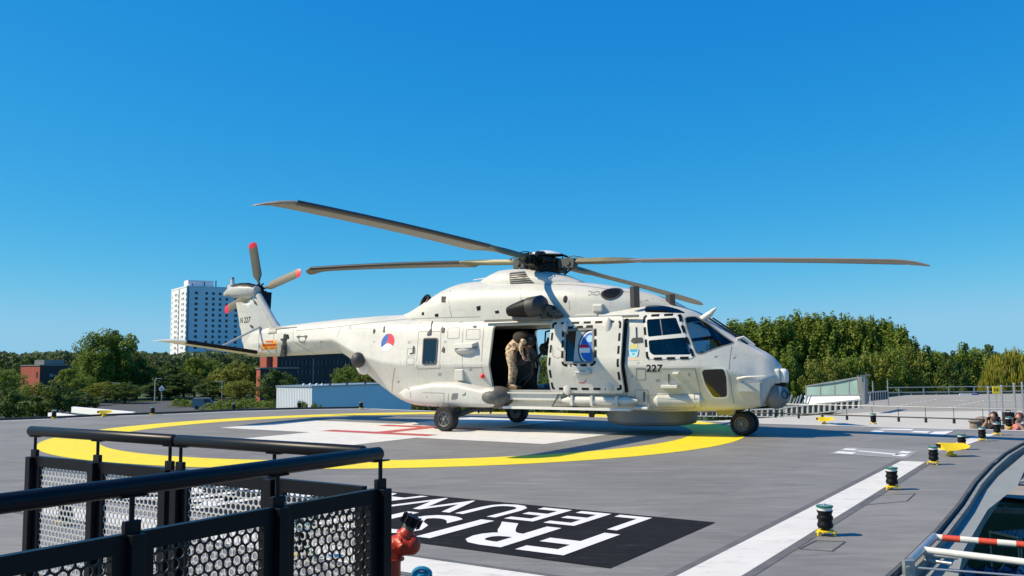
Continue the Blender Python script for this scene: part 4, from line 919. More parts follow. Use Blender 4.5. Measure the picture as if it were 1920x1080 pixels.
for dx, dz, w_, h_ in ((.03, .26, .12, .14), (0, .1, .11, .22), (-.04, -.06, .13, .2), (-.06, -.2, .14, .12), (-.03, .18, .2, .05), (.1, .24, .1, .04)): b.box((x+dx, -.33, z+dz), (w_, .10, h_), rot=Matrix.Rotation(.15, 3, 'Y'))
b.cyl((x-.04, -.4, z+.0), (x-.04, -.28, z), .05); b.build('tail_fold_hinge', M['grey'], heli)
for px, py, n_, w_ in ((655, 612, 3, 5), (700, 640, 2, 4), (765, 640, 3, 5), (833, 640, 2, 5), (862, 600, 3, 6), (745, 715, 2, 5), (880, 690, 3, 6), (1060, 655, 2, 7), (1183, 705, 2, 5), (1230, 712, 2, 7), (1290, 700, 3, 5), (1340, 668, 2, 6), (1375, 670, 2, 5), (600, 640, 2, 6), (1232, 745, 2, 6), (822, 700, 3, 6), (1195, 680, 2, 4)):
    for k in range(n_): sm('stencil_marking', strips(hpoly([(px, py+2.2*k), (px+w_-(k*1.7 % 3), py+2.2*k)]), .010), M['seam'], th=.0015)
for x0_, z_ in ((-3.6, 2.35), (-.9, 2.33), (-1.5, 1.52)):      # rivet rows
    for k in range(14): sm('rivet', [[(x0_+.11*k+.012*math.cos(a), z_+.012*math.sin(a)) for a in (0, 1.57, 3.14, 4.71)]], M['seam2'], th=.003)
sm('boom_fitting', [hpoly([(556, 631), (562, 629), (562, 634), (558, 634)]), hpoly([(571, 629), (576, 629), (576, 634), (572, 634)])]+strips(hpoly([(562, 631), (572, 631)]), .02)+strips(hpoly([(560, 635), (563, 641), (571, 641), (574, 634)]), .012), M['grey'], th=.01)
# gearbox fairing
gb = MB(); gc = [(-8.66, 3.52, .03, .02), (-8.45, 3.59, .09, .10), (-8.2, 3.59, .15, .165), (-7.9, 3.58, .18, .19), (-7.6, 3.56, .17, .18), (-7.38, 3.55, .12, .12)]
gb.loft([[Vector((x, w*1.15*math.cos(a), z+h*math.sin(a)-(.06 if math.sin(a) < 0 else 0))) for a in [2*PI*k/20 for k in range(20)]] for x, z, w, h in gc]); gb.build('tail_gearbox_fairing', M['paint2'], heli, 50)
gb = MB(); gb.loft([[Vector((x, w*1.18*math.cos(a), z+h*1.06*math.sin(a))) for a in [PI*.16+PI*.68*k/12 for k in range(13)]] for x, z, w, h in [(-8.22, 3.595, .15, .165), (-8.0, 3.59, .175, .185), (-7.7, 3.575, .18, .19), (-7.42, 3.56, .13, .14)]], closed=False, cap=False); gb.build('gearbox_top_cover', M['black'], heli, 50)
gb = MB(); gb.box((-8.36, -.02, 3.66), (.12, .20, .16)); a0 = hs_(436, 535, 0); gb.cyl((a0[0], 0, a0[1]-.05), (a0[0], 0, a0[1]+.16), .055, n=12); o = gb.build('position_light', M['trim'], heli, 30)
gb = MB(); gb.cyl((a0[0], 0, a0[1]+.16), (a0[0], 0, a0[1]+.23), .05, .04, n=12); gb.build('light_lens', M['gutter'], o, 30)
# tail rotor
TR = Vector((-7.74, .46, 3.60)); trb = MB(); trb.cyl((-7.74, .1, 3.58), (-7.74, .55, 3.62), .09, .08, 14); trb.cyl((-7.74, .34, 3.60), (-7.74, .50, 3.62), .15, .13, 14)
for k in range(9): a = k*.7; trb.cyl(TR+Vector((.14*math.cos(a), -.12, .14*math.sin(a))), TR+Vector((.20*math.cos(a+.5), .06, .20*math.sin(a+.5))), .022, n=6)
tr = trb.build('tail_rotor_hub', M['black'], heli, 40)
def tail_blade(tippx, sgn, plane=.5, tw=.5):
    t2 = hs_(*tippx, plane); tip = Vector((t2[0], plane, t2[1])); d = (tip-TR); L = d.length; d.normalize(); d = d*1.0
    nrm = Vector((0, 1, 0)); ch = nrm.cross(d).normalized(); rot = Matrix.Rotation(tw, 3, d); cv = rot @ ch; nv = cv.cross(d).normalized()
    def sec(r, c, th): 
        o = TR+d*r; return [o+cv*c*u+nv*th*v for u, v in ((-.5, 0), (-.3, .5), (.1, .6), (.4, .3), (.5, 0), (.4, -.3), (.1, -.6), (-.3, -.5))]
    b = MB(); b.loft([sec(.12, .07, .05), sec(.26, .08, .05), sec(.34, .16, .04), sec(.44, .27, .035), sec(L-.16, .27, .022)]); o = b.build('tail_rotor_blade', M['tblade'], heli, 35)
    b = MB(); b.loft([sec(L-.16, .271, .023), sec(L-.05, .25, .02), sec(L, .14, .012)]); b.build('blade_tip', M['red'], o, 35)
tail_blade((473, 455), 1, tw=.35); tail_blade((564, 510), 1, tw=-.25); tail_blade((422, 582), 1, tw=.2)
dn = hs_(473, 455, .5); mir = (2*TR.x-dn[0], 2*TR.z-dn[1]); q = None
b = MB(); tip = Vector((mir[0], .5, mir[1])); d = (tip-TR).normalized(); L = (tip-TR).length; cv = Vector((0, 1, 0)).cross(d).normalized(); nv = Vector((0, 1, 0))
def sec2(r, c, th): o = TR+d*r; return [o+cv*c*u+nv*th*v for u, v in ((-.5, 0), (-.3, .5), (.1, .6), (.4, .3), (.5, 0), (.4, -.3), (.1, -.6), (-.3, -.5))]
b.loft([sec2(.12, .07, .05), sec2(.34, .16, .04), sec2(.44, .27, .035), sec2(L-.16, .27, .022)]); o = b.build('tail_rotor_blade', M['tblade'], heli, 35)
b = MB(); b.loft([sec2(L-.16, .271, .023), sec2(L, .14, .012)]); b.build('blade_tip', M['red'], o, 35)
# stabiliser
st = [(-.20, 1.77), (-2.84, 2.06), (-3.25, 2.06)]
def stab_sec(y, z, c, th, xo=0): return [Vector((-7.06+xo+c*(.30-u), y, z+th*v)) for u, v in ((0, 0), (.06, .5), (.25, .75), (.6, .5), (1, 0), (.6, -.4), (.25, -.6), (.06, -.4))]
b = MB(); b.loft([stab_sec(.0, 1.80, .86, .09), stab_sec(-.6, 1.82, .84, .09), stab_sec(-2.84, 2.06, .74, .08)]); stb = b.build('horizontal_stabiliser', M['paint'], heli, 35)
b = MB(); b.loft([stab_sec(-2.84, 2.06, .745, .082), stab_sec(-3.15, 2.085, .62, .06, -.04), stab_sec(-3.38, 2.09, .30, .02, -.2)]); b.build('stabiliser_tip', M['trim'], stb, 35)
b = MB(); b.tube([(-6.815, -.55, 1.822), (-6.85, -2.84, 2.062)], [.052, .048], 12); b.build('de_icing_strip', M['black'], stb, 35)
b = MB(); b.tube([(-7.12, -.14, 2.52), (-7.12, -1.45, 1.98)], .028, 8); b.tube([(-7.10, -.14, 2.52), (-7.0, -.30, 1.84)], .022, 8); b.build('stabiliser_strut', M['paint2'], heli, 30)
# ---------------- main rotor
HUB = Vector((1.65, 0, 3.76))
rot0 = MB(); rot0.lathe([(.26, -.30), (.36, -.24), (.40, -.12), (.38, -.03), (.28, .06), (.22, .16)], HUB, 28); rot0.lathe([(.16, -.5), (.16, -.2)], HUB, 20)
for k in range(26):
    a = k*2.4; r_ = .22+.2*R.random(); z_ = R.uniform(-.22, .08); rot0.box(HUB+Vector((r_*math.cos(a), r_*math.sin(a), z_)), (R.uniform(.04, .12), R.uniform(.04, .12), R.uniform(.04, .13)), 0, Matrix.Rotation(a, 3, 'Z'))
for k in range(14):
    a = k*2*PI/14; rot0.tube([HUB+Vector((.25*math.cos(a), .25*math.sin(a), -.26)), HUB+Vector((.40*math.cos(a+.2), .40*math.sin(a+.2), -.16)), HUB+Vector((.5*math.cos(a+.3), .5*math.sin(a+.3), R.uniform(-.1, .1)))], .017, 6)
for k in range(10): rot0.tube([HUB+Vector((.30*math.cos(k*.63), .30*math.sin(k*.63), -.28)), HUB+Vector((.27*math.cos(k*.63), .27*math.sin(k*.63), -.36))], .014, 6)
hub = rot0.build('rotor_hub', M['hub'], heli, 35)
b = MB(); b.lathe([(.001, .275), (.16, .265), (.32, .225), (.42, .18), (.43, .165), (.30, .165), (.001, .165)], HUB, 32, cap=False); b.build('rotor_cap', M['trim'], hub, 40)
BA = 0.6135-0.5157      # blade azimuth relative to the nose (world angles from the survey)
TILT = Matrix.Rotation(math.radians(3.6), 3, 'Y') @ Matrix.Rotation(math.radians(-2.3), 3, 'X')      # forward-tilted mast
def bdir(k): a = -BA - k*PI/2 + (.03 if k == 1 else 0); return TILT @ Vector((math.cos(a), math.sin(a), 0))
for k in range(4):
    d = bdir(k); up = TILT @ Vector((0, 0, 1)); s = up.cross(d); m3 = Matrix((d, s, up)).transposed()
    b = MB(); b.box(HUB+d*.62+up*-.02, (.40, .20, .21), 0, m3); b.cyl(HUB+d*.68+s*.13+up*-.02, HUB+d*.68-s*.13+up*-.02, .055, n=12); b.box(HUB+d*.48, (.3, .13, .11), 0, m3); b.cyl(HUB+d*.74+up*.1, HUB+d*.74-up*.14, .04, n=10)
    b.tube([HUB+d*.56+up*.10, HUB+d*.74+up*.15, HUB+d*.95+up*.12, HUB+d*1.15+up*.05], .011, 6); b.tube([HUB+d*.5+s*.1+up*.05, HUB+d*.8+s*.12+up*.12, HUB+d*1.0+up*.06], .010, 6)
    b.box(HUB+d*.80+up*-.10, (.10, .10, .08), 0, m3); b.build('blade_cuff', M['hubgrey'] if k in (0, 2) else M['hub'], hub, 35)
    b = MB(); q0 = HUB+d*.58+s*.16+up*.03; q1 = HUB+bdir(k-1)*.40+up*.03; b.cyl(q0.lerp(q1, .15), q0.lerp(q1, .65), .06, n=14); b.cyl(q0, q1, .028, n=10); b.build('lag_damper', M['hub'], hub, 35)
    dk = (d+s*.25).normalized(); sk_ = up.cross(dk)
    b = MB(); b.loft([[HUB+dk*r_+sk_*w_*u+up*(z_+t_*v) for u, v in ((-.5, 0), (-.3, .5), (.3, .5), (.5, 0), (.3, -.5), (-.3, -.5))] for r_, w_, z_, t_ in ((.24, .26, .19, .05), (.40, .24, .19, .05), (.52, .18, .15, .05), (.64, .08, .07, .04))]); b.build('cap_arm', M['black'], hub, 40)
    b = MB(); b.tube([HUB+d*.72+s*.10+up*-.08, HUB+(d*.35+s*.2)+up*-.30], .02, 8); b.build('pitch_link', M['hub'], hub, 30)
    # blade
    def bsec(r_, c_, th, pitch, sweep=0.0, dz=0.0):
        o = HUB+d*r_+s*(-sweep)+up*dz; cs, sn = math.cos(pitch), math.sin(pitch)
        pts = []
        for u, v in ((.27, 0), (.24, .35), (.12, .62), (-.08, .68), (-.35, .42), (-.73, .02), (-.73, -.02), (-.35, -.30), (-.08, -.42), (.12, -.45), (.24, -.30)):
            cu, cv_ = u*c_, v*th; pts.append(o+s*(cu*cs-cv_*sn)+up*(cu*sn+cv_*cs))
        return pts
    droop = lambda r_: .10*(r_/8.15) - .20*(r_/8.15)**2.2
    pit = [.10, .13, .10, .12][k]
    secs = [bsec(.85, .12, .12, pit, 0, droop(.85)), bsec(1.5, .12, .13, pit, 0, droop(1.5)), bsec(1.95, .16, .12, pit, 0, droop(1.95)), bsec(2.25, .50, .09, pit, 0, droop(2.25)), bsec(2.35, .58, .08, pit, 0, droop(2.35))]
    secs_b = [bsec(r_, .58, .075, pit-.07*(r_-2.35)/5, 0, droop(r_)) for r_ in (2.35, 3.2, 4.2, 5.2, 6.2, 7.0, 7.5)]+[bsec(7.75, .56, .07, pit-.08, .02, droop(7.75)-.01), bsec(7.95, .48, .055, pit-.08, .08, droop(7.95)-.035), bsec(8.1, .30, .035, pit-.08, .20, droop(8.1)-.07), bsec(8.17, .12, .02, pit-.08, .30, droop(8.15)-.09)]
    b = MB(); b.loft(secs_b); bl = b.build('rotor_blade', M['blade'], heli, 40)
    b = MB(); b.loft(secs[:-1]+[bsec(2.349, .575, .079, pit, 0, droop(2.35))]); b.build('blade_root', M['olive'], bl, 40)
    b = MB()
    pr = []
    for r_ in (2.4, 3.2, 4.2, 5.2, 6.2, 7.0, 7.7):
        pp = bsec(r_, .592, .088, pit-.07*(r_-2.35)/5, 0, droop(r_)); pr.append([pp[2], pp[1], pp[0], pp[10], pp[9]])
    b.loft(pr, closed=False, cap=False); b.build('leading_edge_strip', M['bladedark'], bl, 50)
# ---------------- interior
b = MB()
for s in (-.42, .42):
    b.box((4.85, s, 1.05), (.42, .42, .10)); b.box((4.62, s, 1.45), (.12, .42, .85), 0, Matrix.Rotation(-.12, 3, 'Y')); b.box((4.6, s, 1.98), (.10, .24, .2)); b.box((4.85, s, .90), (.3, .3, .2))
b.build('pilot_seat', M['darkcloth'], heli)
b = MB(); b.box((5.72, 0, 1.30), (.28, 1.2, .34), 0, Matrix.Rotation(.4, 3, 'Y')); b.box((5.3, 0, 1.0), (.8, .22, .3)); b.box((5.72, -.25, 1.52), (.2, .5, .14)); b.build('instrument_console', M['interior'], heli)
for x, y, z, d_ in ((1.7, .75, 1.1, (.5, .4, .4)), (2.55, .5, 1.3, (.3, .8, .8)), (3.4, .3, 1.3, (.5, .8, .8)), (.6, .4, 1.35, (.6, 1.0, .9)), (2.75, -.75, 1.12, (.2, .2, .4))):
    b = MB(); b.box((x, y, z), d_); o = b.build('cabin_equipment', M['interior'], heli); bv = o.modifiers.new('bevel', 'BEVEL'); bv.width = .03; bv.segments = 2
# machine gun on its pintle inside the doorway
def HP(px, py, Y): x, z = hs_(px, py, Y); return Vector((x, Y, z))
g = MB(); Yg = -.82
g.tube([HP(990, 640, Yg), HP(1003, 660, Yg), HP(1017, 695, Yg)], [.035, .03, .016], 8); g.bar(HP(988, 640, Yg), HP(1001, 662, Yg), .07, .10); g.tube([HP(1000, 655, Yg), HP(1006, 690, Yg)], .02, 8)
g.box(HP(984, 676, Yg+.06), (.22, .14, .15), 0, Matrix.Rotation(-.5, 3, 'Y')); g.box(HP(973, 682, Yg+.06), (.16, .12, .12), 0, Matrix.Rotation(-.5, 3, 'Y'))
g.tube([HP(998, 680, Yg), HP(999, 698, Yg+.1)], .025, 8); g.tube([HP(1000, 697, Yg+.1), HP(971, 718, Yg+.1)], .018, 8); g.tube([HP(1000, 700, Yg+.1), HP(980, 726, Yg+.1)], .018, 8)
gun = g.build('machine_gun', M['grey'], heli, 35)
b = MB(); b.cyl(HP(1003, 690, Yg+.15), HP(1003, 731, Yg+.15), .05, n=10); b.box(HP(985, 720, Yg+.2), (.4, .1, .16)); b.build('gun_pintle', M['black'], gun)
b = MB(); c_ = HP(1022, 655, Yg); 
for k in range(9): a = k*.7; b.ell(c_+Vector((.09*math.cos(a), .02*k-.1, .08*math.sin(a))), (.06, .05, .06), 8, 5)
b.tube([c_+Vector((-.25, 0, -.25)), c_, c_+Vector((.1, 0, .25))], .035, 8); b.tube([HP(1023, 622, .9), HP(1021, 655, .9)], .02, 6); b.tube([HP(1023, 622, .9), HP(1032, 620, .9)], .02, 6); b.build('ammunition_feed', M['black'], gun)
# ================================================================== PEOPLE
def skin_body(name, J, edges, m, parent=None, root=0, sub=2):
    me = bpy.data.meshes.new(name); me.from_pydata([tuple(j[0]) for j in J], edges, []); o = bpy.data.objects.new(name, me); COL.objects.link(o)
    sk_ = o.modifiers.new('skin', 'SKIN'); sk_.use_smooth_shade = True
    for i, j in enumerate(J):
        r_ = j[1]; v = me.skin_vertices[0].data[i]; v.radius = (r_, r_) if not isinstance(r_, tuple) else r_; v.use_root = (i == root)
    ss = o.modifiers.new('smooth', 'SUBSURF'); ss.levels = sub; ss.render_levels = sub
    bpy.context.view_layer.update(); dg_ = bpy.context.evaluated_depsgraph_get(); nm_ = bpy.data.meshes.new_from_object(o.evaluated_get(dg_)); o.modifiers.clear(); o.data = nm_; nm_.materials.clear(); nm_.materials.append(m)
    nm_.polygons.foreach_set('use_smooth', [True]*len(nm_.polygons))
    if parent: o.parent = parent
    return o
def hand(P, d, side, m, parent, curl=.5, s=1.0):
    """palm with five separate bent fingers; P wrist, d pointing direction, side the palm's width direction"""
    d = Vector(d).normalized(); w = Vector(side); w = (w-d*w.dot(d)).normalized(); nrm = d.cross(w)
    b = MB(); b.tube([P, P+d*.03*s, P+d*.085*s], [.026*s, .036*s, .034*s], 8)
    for k, (o_, L_) in enumerate(((-.030, .068), (-.010, .078), (.010, .074), (.029, .058))):
        a = P+d*.08*s+w*o_*s; q = a+(d*math.cos(curl)+nrm*math.sin(curl))*L_*.45*s; t = q+(d*math.cos(curl*2)+nrm*math.sin(curl*2))*L_*.55*s; b.tube([a, q, t], [.009*s, .0085*s, .006*s], 6)
    a = P+d*.025*s-w*.032*s; b.tube([a, a+(d*.6-w*.7)*.035*s, a+(d*.9-w*.5+nrm*.4)*.062*s], [.012*s, .010*s, .007*s], 6)
    return b.build('hand', m, parent, 50)
def head(P, fwd, up, m, parent, s=1.0, hair=None, longhair=False):
    f = Vector(fwd).normalized(); u = Vector(up); u = (u-f*u.dot(f)).normalized(); l = u.cross(f); rot = Matrix((f, l, u)).transposed(); P = Vector(P)
    b = MB(); b.ell(P, (.098*s, .078*s, .118*s), 18, 12, rot=rot); b.ell(P+rot @ Vector((.045, 0, -.075))*s, (.055*s, .05*s, .05*s), 12, 8, rot=rot)
    b.ell(P+rot @ Vector((.10, 0, -.02))*s, (.02*s, .014*s, .026*s), 8, 6, rot=rot)
    for q in (-1, 1): b.ell(P+rot @ Vector((0, q*.08, -.015))*s, (.02*s, .012*s, .032*s), 8, 6, rot=rot)
    h = b.build('head', m, parent, 70)
    b = MB()
    for q in (-1, 1): b.ell(P+rot @ Vector((.088, q*.032, .008))*s, (.010*s, .015*s, .008*s), 8, 5, rot=rot)
    b.ell(P+rot @ Vector((.092, 0, -.072))*s, (.012*s, .026*s, .006*s), 8, 5, rot=rot); b.build('facial_features', M['hairdark'], h, 60)
    if hair:
        b = MB(); b.ell(P+rot @ Vector((-.02, 0, .03))*s, (.105*s, .092*s, .108*s), 16, 10, rot=rot)
        if longhair: b.tube([P+rot @ Vector((-.06, .05, 0))*s, P+rot @ Vector((-.09, .06, -.14))*s, P+rot @ Vector((-.07, .05, -.28))*s], [.07*s, .07*s, .03*s], 10); b.tube([P+rot @ Vector((-.05, -.06, 0))*s, P+rot @ Vector((-.08, -.07, -.14))*s, P+rot @ Vector((-.06, -.05, -.26))*s], [.06*s, .06*s, .03*s], 10)
        b.build('hair', hair, h, 70)
    return h
# crew member bending over in the cabin doorway (helicopter coordinates)
Yp = -.93
cp = empty('person', HM @ Vector((HP(957, 729, Yp).x, Yp, .885)), HYAW)
tag(cp, 'crew member in desert camouflage bending over inside the open cabin doorway', 'person')
O_ = Vector((HP(957, 729, Yp).x, Yp, .885))
def hp3(px, py, dy=0.0): return HP(px, py, Yp+dy)-O_
hipc = hp3(958, 652); 
J = [(hipc, (.155, .15)), (hipc.lerp(hp3(985, 634), .5)+Vector((0, .05, .02)), (.15, .17)), (hp3(984, 636, .06), (.15, .18)), (hp3(992, 636, .1), .07),
     (hp3(955, 658, -.09), .115), (hp3(960, 692, -.08), .075), (hp3(956, 722, -.08), .052), (hp3(968, 727, -.08), .04),
     (hp3(958, 658, .13), .115), (hp3(966, 692, .15), .075), (hp3(962, 722, .16), .052), (hp3(974, 727, .16), .04),
     (hp3(981, 640, -.13), .075), (hp3(976, 654, -.17), .052), (hp3(981, 667, -.14), .034),
     (hp3(985, 640, .22), .075), (hp3(990, 655, .24), .052), (hp3(990, 668, .12), .034)]
body = skin_body('body', J, [(0, 1), (1, 2), (2, 3), (0, 4), (4, 5), (5, 6), (6, 7), (0, 8), (8, 9), (9, 10), (10, 11), (2, 12), (12, 13), (13, 14), (2, 15), (15, 16), (16, 17)], M['camo'], cp)
b = MB(); m_ = hp3(980, 635, .04); b.ell(m_, (.22, .24, .17), 14, 9, rot=Matrix.Rotation(D(20), 3, 'Y')); b.build('tactical_vest', mat('vest_dark_brown', (.035, .028, .02), .9), cp, 60)
hd = hp3(994, 640, .08); head(hd, (.75, 0, -.66), (.66, 0, .75), M['skin'], cp)
b = MB(); b.ell(hd+Vector((.02, 0, .03)), (.135, .12, .13), 16, 10); b.build('helmet', M['darkcloth'], cp, 70)
hand(hp3(981, 667, -.14), (.35, .1, -.9), (0, 1, 0), M['skin'], cp); hand(hp3(990, 668, .12), (.3, -.1, -.9), (0, 1, 0), M['skin'], cp)
for dy, a_, c_ in ((-.08, (953, 724), (966, 729)), (.16, (960, 724), (973, 729))):
    b = MB(); b.tube([hp3(*a_, dy)+Vector((.02, 0, .06)), hp3(*a_, dy)+Vector((.03, 0, -.01)), Vector((hp3(*c_, dy).x+.05, hp3(*c_, dy).y, .045))], [.058, .06, .045], 10); b.build('boot', mat('boot_tan', (.22, .13, .07), .8), cp, 50)
# pilot behind the side window
Yq = -.42
pp_ = empty('person', HM @ Vector((4.8, Yq, 1.10)), HYAW); tag(pp_, 'pilot in pale helmet and grey camouflage sitting behind the cockpit side window', 'person')
O_ = Vector((4.8, Yq, 1.10))
def pv(px, py, dy=0.0): return HP(px, py, Yq+dy)-O_
J = [(Vector((0, 0, .14)), .15), (Vector((-.02, 0, .36)), (.14, .17)), (pv(1240, 632), (.13, .19)), (pv(1243, 622), .06), (Vector((.22, -.1, .12)), .10), (Vector((.50, -.12, .14)), .075), (Vector((.62, -.12, -.15)), .05), (Vector((.22, .1, .12)), .10), (Vector((.50, .12, .14)), .075), (Vector((.62, .12, -.15)), .05),
     (pv(1236, 636, -.2), .07), (pv(1246, 657, -.22), .05), (pv(1270, 660, -.16), .035), (pv(1243, 636, .2), .07), (pv(1252, 657, .2), .05), (pv(1278, 652, .1), .035)]
skin_body('body', J, [(0, 1), (1, 2), (2, 3), (0, 4), (4, 5), (5, 6), (0, 7), (7, 8), (8, 9), (2, 10), (10, 11), (11, 12), (2, 13), (13, 14), (14, 15)], M['camogrey'], pp_)
hd = pv(1248, 612); head(hd, (1, -.15, -.1), (0, 0, 1), M['skin'], pp_)
b = MB(); b.ell(hd+Vector((-.015, 0, .035)), (.145, .125, .135), 18, 10); b.ell(hd+Vector((-.01, -.10, -.03)), (.05, .03, .055), 10, 6); b.build('helmet', mat('helmet_pale_green', (.30, .33, .27), .5), pp_, 70)
b = MB(); b.ell(hd+Vector((.06, 0, .01)), (.095, .105, .06), 14, 8); b.build('visor', M['black'], pp_, 70)
hand(pv(1270, 660, -.16), (1, 0, 0), (0, 1, 0), mat('glove_pale', (.42, .40, .30), .8), pp_, s=1.1); hand(pv(1278, 652, .1), (1, 0, 0), (0, 1, 0), M['camogrey'], pp_)
# two onlookers on the lower terrace taking pictures
def onlooker(px, py, Y, hair, shirt, longhair, label, lean=0.0, skin=None):
    H_ = dep(px, py, Y); z0 = -1.45; p = empty('person', (H_.x, H_.y, z0)); tag(p, label, 'person'); h = H_.z-z0; k = h/1.62
    tc = Vector((-.78, -.6, .08)).normalized(); sd_ = Vector((0, 0, 1)).cross(tc).normalized()
    def q(f, s, u): return tc*f*k+sd_*s*k+Vector((0, 0, u*k))
    J = [(q(0, 0, .95), (.15*k, .13*k)), (q(0, 0, 1.18), (.13*k, .12*k)), (q(.02, 0, 1.38), (.17*k, .11*k)), (q(.03, 0, 1.50), .055*k), (q(0, -.1, .86), .10*k), (q(.02, -.11, .48), .068*k), (q(0, -.11, .06), .045*k), (q(0, .1, .86), .10*k), (q(.02, .11, .48), .068*k), (q(0, .11, .06), .045*k),
         (q(.04, -.19, 1.38), .065*k), (q(.22, -.24, 1.26), .045*k), (q(.26, -.06, 1.50), .03*k), (q(.04, .19, 1.38), .065*k), (q(.22, .24, 1.26), .045*k), (q(.26, .06, 1.50), .03*k)]
    skin_body('body', J, [(0, 1), (1, 2), (2, 3), (0, 4), (4, 5), (5, 6), (0, 7), (7, 8), (8, 9), (2, 10), (10, 11), (11, 12), (2, 13), (13, 14), (14, 15)], shirt, p)
    head(q(.03, 0, 1.62), tc, (0, 0, 1), M['skin'], p, k*1.05, hair, longhair)
    for s_ in (-1, 1):
        b = MB(); b.tube([q(.22, s_*.24, 1.26), q(.26, s_*.06, 1.50)], [.048*k, .034*k], 8); b.build('forearm', M['skin'], p, 60)
        hand(q(.26, s_*.06, 1.49), Vector((0, 0, 1))+tc*.2, tc, M['skin'], p, s=k)
    return p
p1 = onlooker(1864, 782, 21.6, M['hairdark'], M['darkcloth'], True, 'dark-haired woman behind the low railing raising both hands to her face')
p2 = onlooker(1912, 784, 21.0, M['hairred'], M['pink'], False, 'red-haired onlooker in pink behind the low railing at the right edge')
for p_, lab in ((p1, 'small dark camera held at the face of the dark-haired woman'), (p2, 'small dark camera held at the face of the red-haired onlooker')):
    H_ = p_.location+Vector((-.78, -.6, 0)).normalized()*.20; H_.z = -1.45+((dep(1864, 782, 21.6).z+1.45)*.985 if p_ is p1 else (dep(1912, 784, 21.0).z+1.45)*.985)
    b = MB(); b.box((0, 0, 0), (.11, .05, .075)); b.cyl((0, -.02, 0), (-.05, -.08, 0), .028, n=12); c_ = b.build('camera_in_hand', M['black'], loc=H_); tag(c_, lab, 'camera')
b = MB(); q = dep(1891, 784, 21.3); b.box((0, 0, 0), (.22, .14, .28)); b.box((0, -.075, .02), (.18, .02, .20)); b.tube([(-.06, 0, .14), (-.05, 0, .18), (.05, 0, .18), (.06, 0, .14)], .012, 6); b.cyl((0, 0, -.14), (0, 0, -1.45-q.z), .025, n=10); b.box((0, 0, -1.44-q.z), (.4, .4, .02))
tag(b.build('equipment_case', M['darkcloth'], loc=q), 'upright black case on a stand between the two onlookers', 'case')
for i, (px, py, w_, h_, lab) in enumerate(((1828, 790, .34, .10, 'flat brown stone slab lying left of the onlookers'), (1841, 785, .26, .12, 'upper rounded brown stone beside the dark-haired woman'))):
    q = dep(px, py, 22.6); b = MB(); b.ell((0, 0, 0), (w_/2, .15, h_/2), 12, 7)
    b.v = [(x*(1+.15*math.sin(9*z+i)), y, z*(1+.1*math.sin(7*x))) for x, y, z in b.v]; b.tube([(0, 0, -h_*.3), (0, 0, -1.58-q.z)], [.12, .2], 10)
    tag(b.build('stone', mat('stone_brown', (.25, .21, .17), .9, noise=.2), loc=q), lab, 'stone')
# ================================================================== DECK EQUIPMENT
def bollard():
    t = empty('perimeter_light'); 
    b = MB(); b.lathe([(.032, .03), (.034, .055), (.058, .06), (.066, .075), (.066, .095), (.060, .105), (.058, .125), (.068, .14), (.068, .155), (.058, .165), (.058, .185), (.066, .198), (.066, .208)], n=22); b.build('lamp_body', M['black'], t, 35)
    b = MB(); b.lathe([(.060, .208), (.062, .232), (.050, .24)], n=22); b.build('lens', M['lens'], t, 40)
    b = MB(); b.lathe([(.064, .234), (.071, .236), (.072, .246), (.060, .250), (.050, .246)], n=22, cap=False); b.build('green_collar', M['green'], t, 40)
    b = MB(); b.lathe([(.001, .250), (.05, .249), (.05, .243), (.001, .243)], n=18, cap=False); b.cyl((0, 0, .25), (0, 0, .262), .012, n=8); b.build('cap', M['steel'], t, 40)
    b = MB()
    for k in range(3):
        a = k*2*PI/3+.5; d = Vector((math.cos(a), math.sin(a), 0)); b.bar(d*.02+Vector((0, 0, .036)), d*.088+Vector((0, 0, .030)), .042, .010); b.cyl(d*.078, d*.078+Vector((0, 0, .03)), .010, n=8)
    b.lathe([(.07, .03), (.07, .042), (.03, .044)], n=20); b.build('base_bracket', M['yellow'], t, 30)
    return t
bp = bollard(); first = True
BL = [((1548, 1004), 'nearest perimeter light on the right, beside the wide white line'), ((1673, 918), 'second perimeter light from the front along the white line'), ((1751, 871), 'third perimeter light from the front, just before the yellow floodlight'), ((1804, 843), 'perimeter light directly behind the large yellow floodlight'),
      ((1842, 827), 'perimeter light standing on the far white line segment, right of the floodlight'), ((1870, 816), 'perimeter light second from the far right corner of the deck'), ((1892, 804), 'farthest perimeter light of the right row, below the black case'), ((1638, 796), 'perimeter light alone on the far edge right of the small yellow floodlight'),
      ((1404, 790), 'perimeter light seen behind the nose wheels of the helicopter'), ((677, 767), 'perimeter light on the far corner of the deck in front of the blue-shaded shed'), ((561, 767), 'perimeter light in front of the white end of the shed'), ((438, 770), 'perimeter light on the far left edge below the tail rotor'), ((286, 778), 'perimeter light on the left edge in front of the road'), ((101, 785), 'leftmost perimeter light on the deck edge before the white parapet'),
      ((122, 985), 'perimeter light seen through the leftmost perforated railing panel'), ((566, 1045), 'perimeter light seen through the perforated panel nearest the corner post')]
for (q, lab) in BL:
    t = bp if first else copy_tree(bp); first = False
    p = at(*q); t.location = (p.x, p.y, .004); t.rotation_euler = (0, 0, R.uniform(0, 2)); tag(t, lab, 'perimeter light', 'perimeter lights round the helipad')
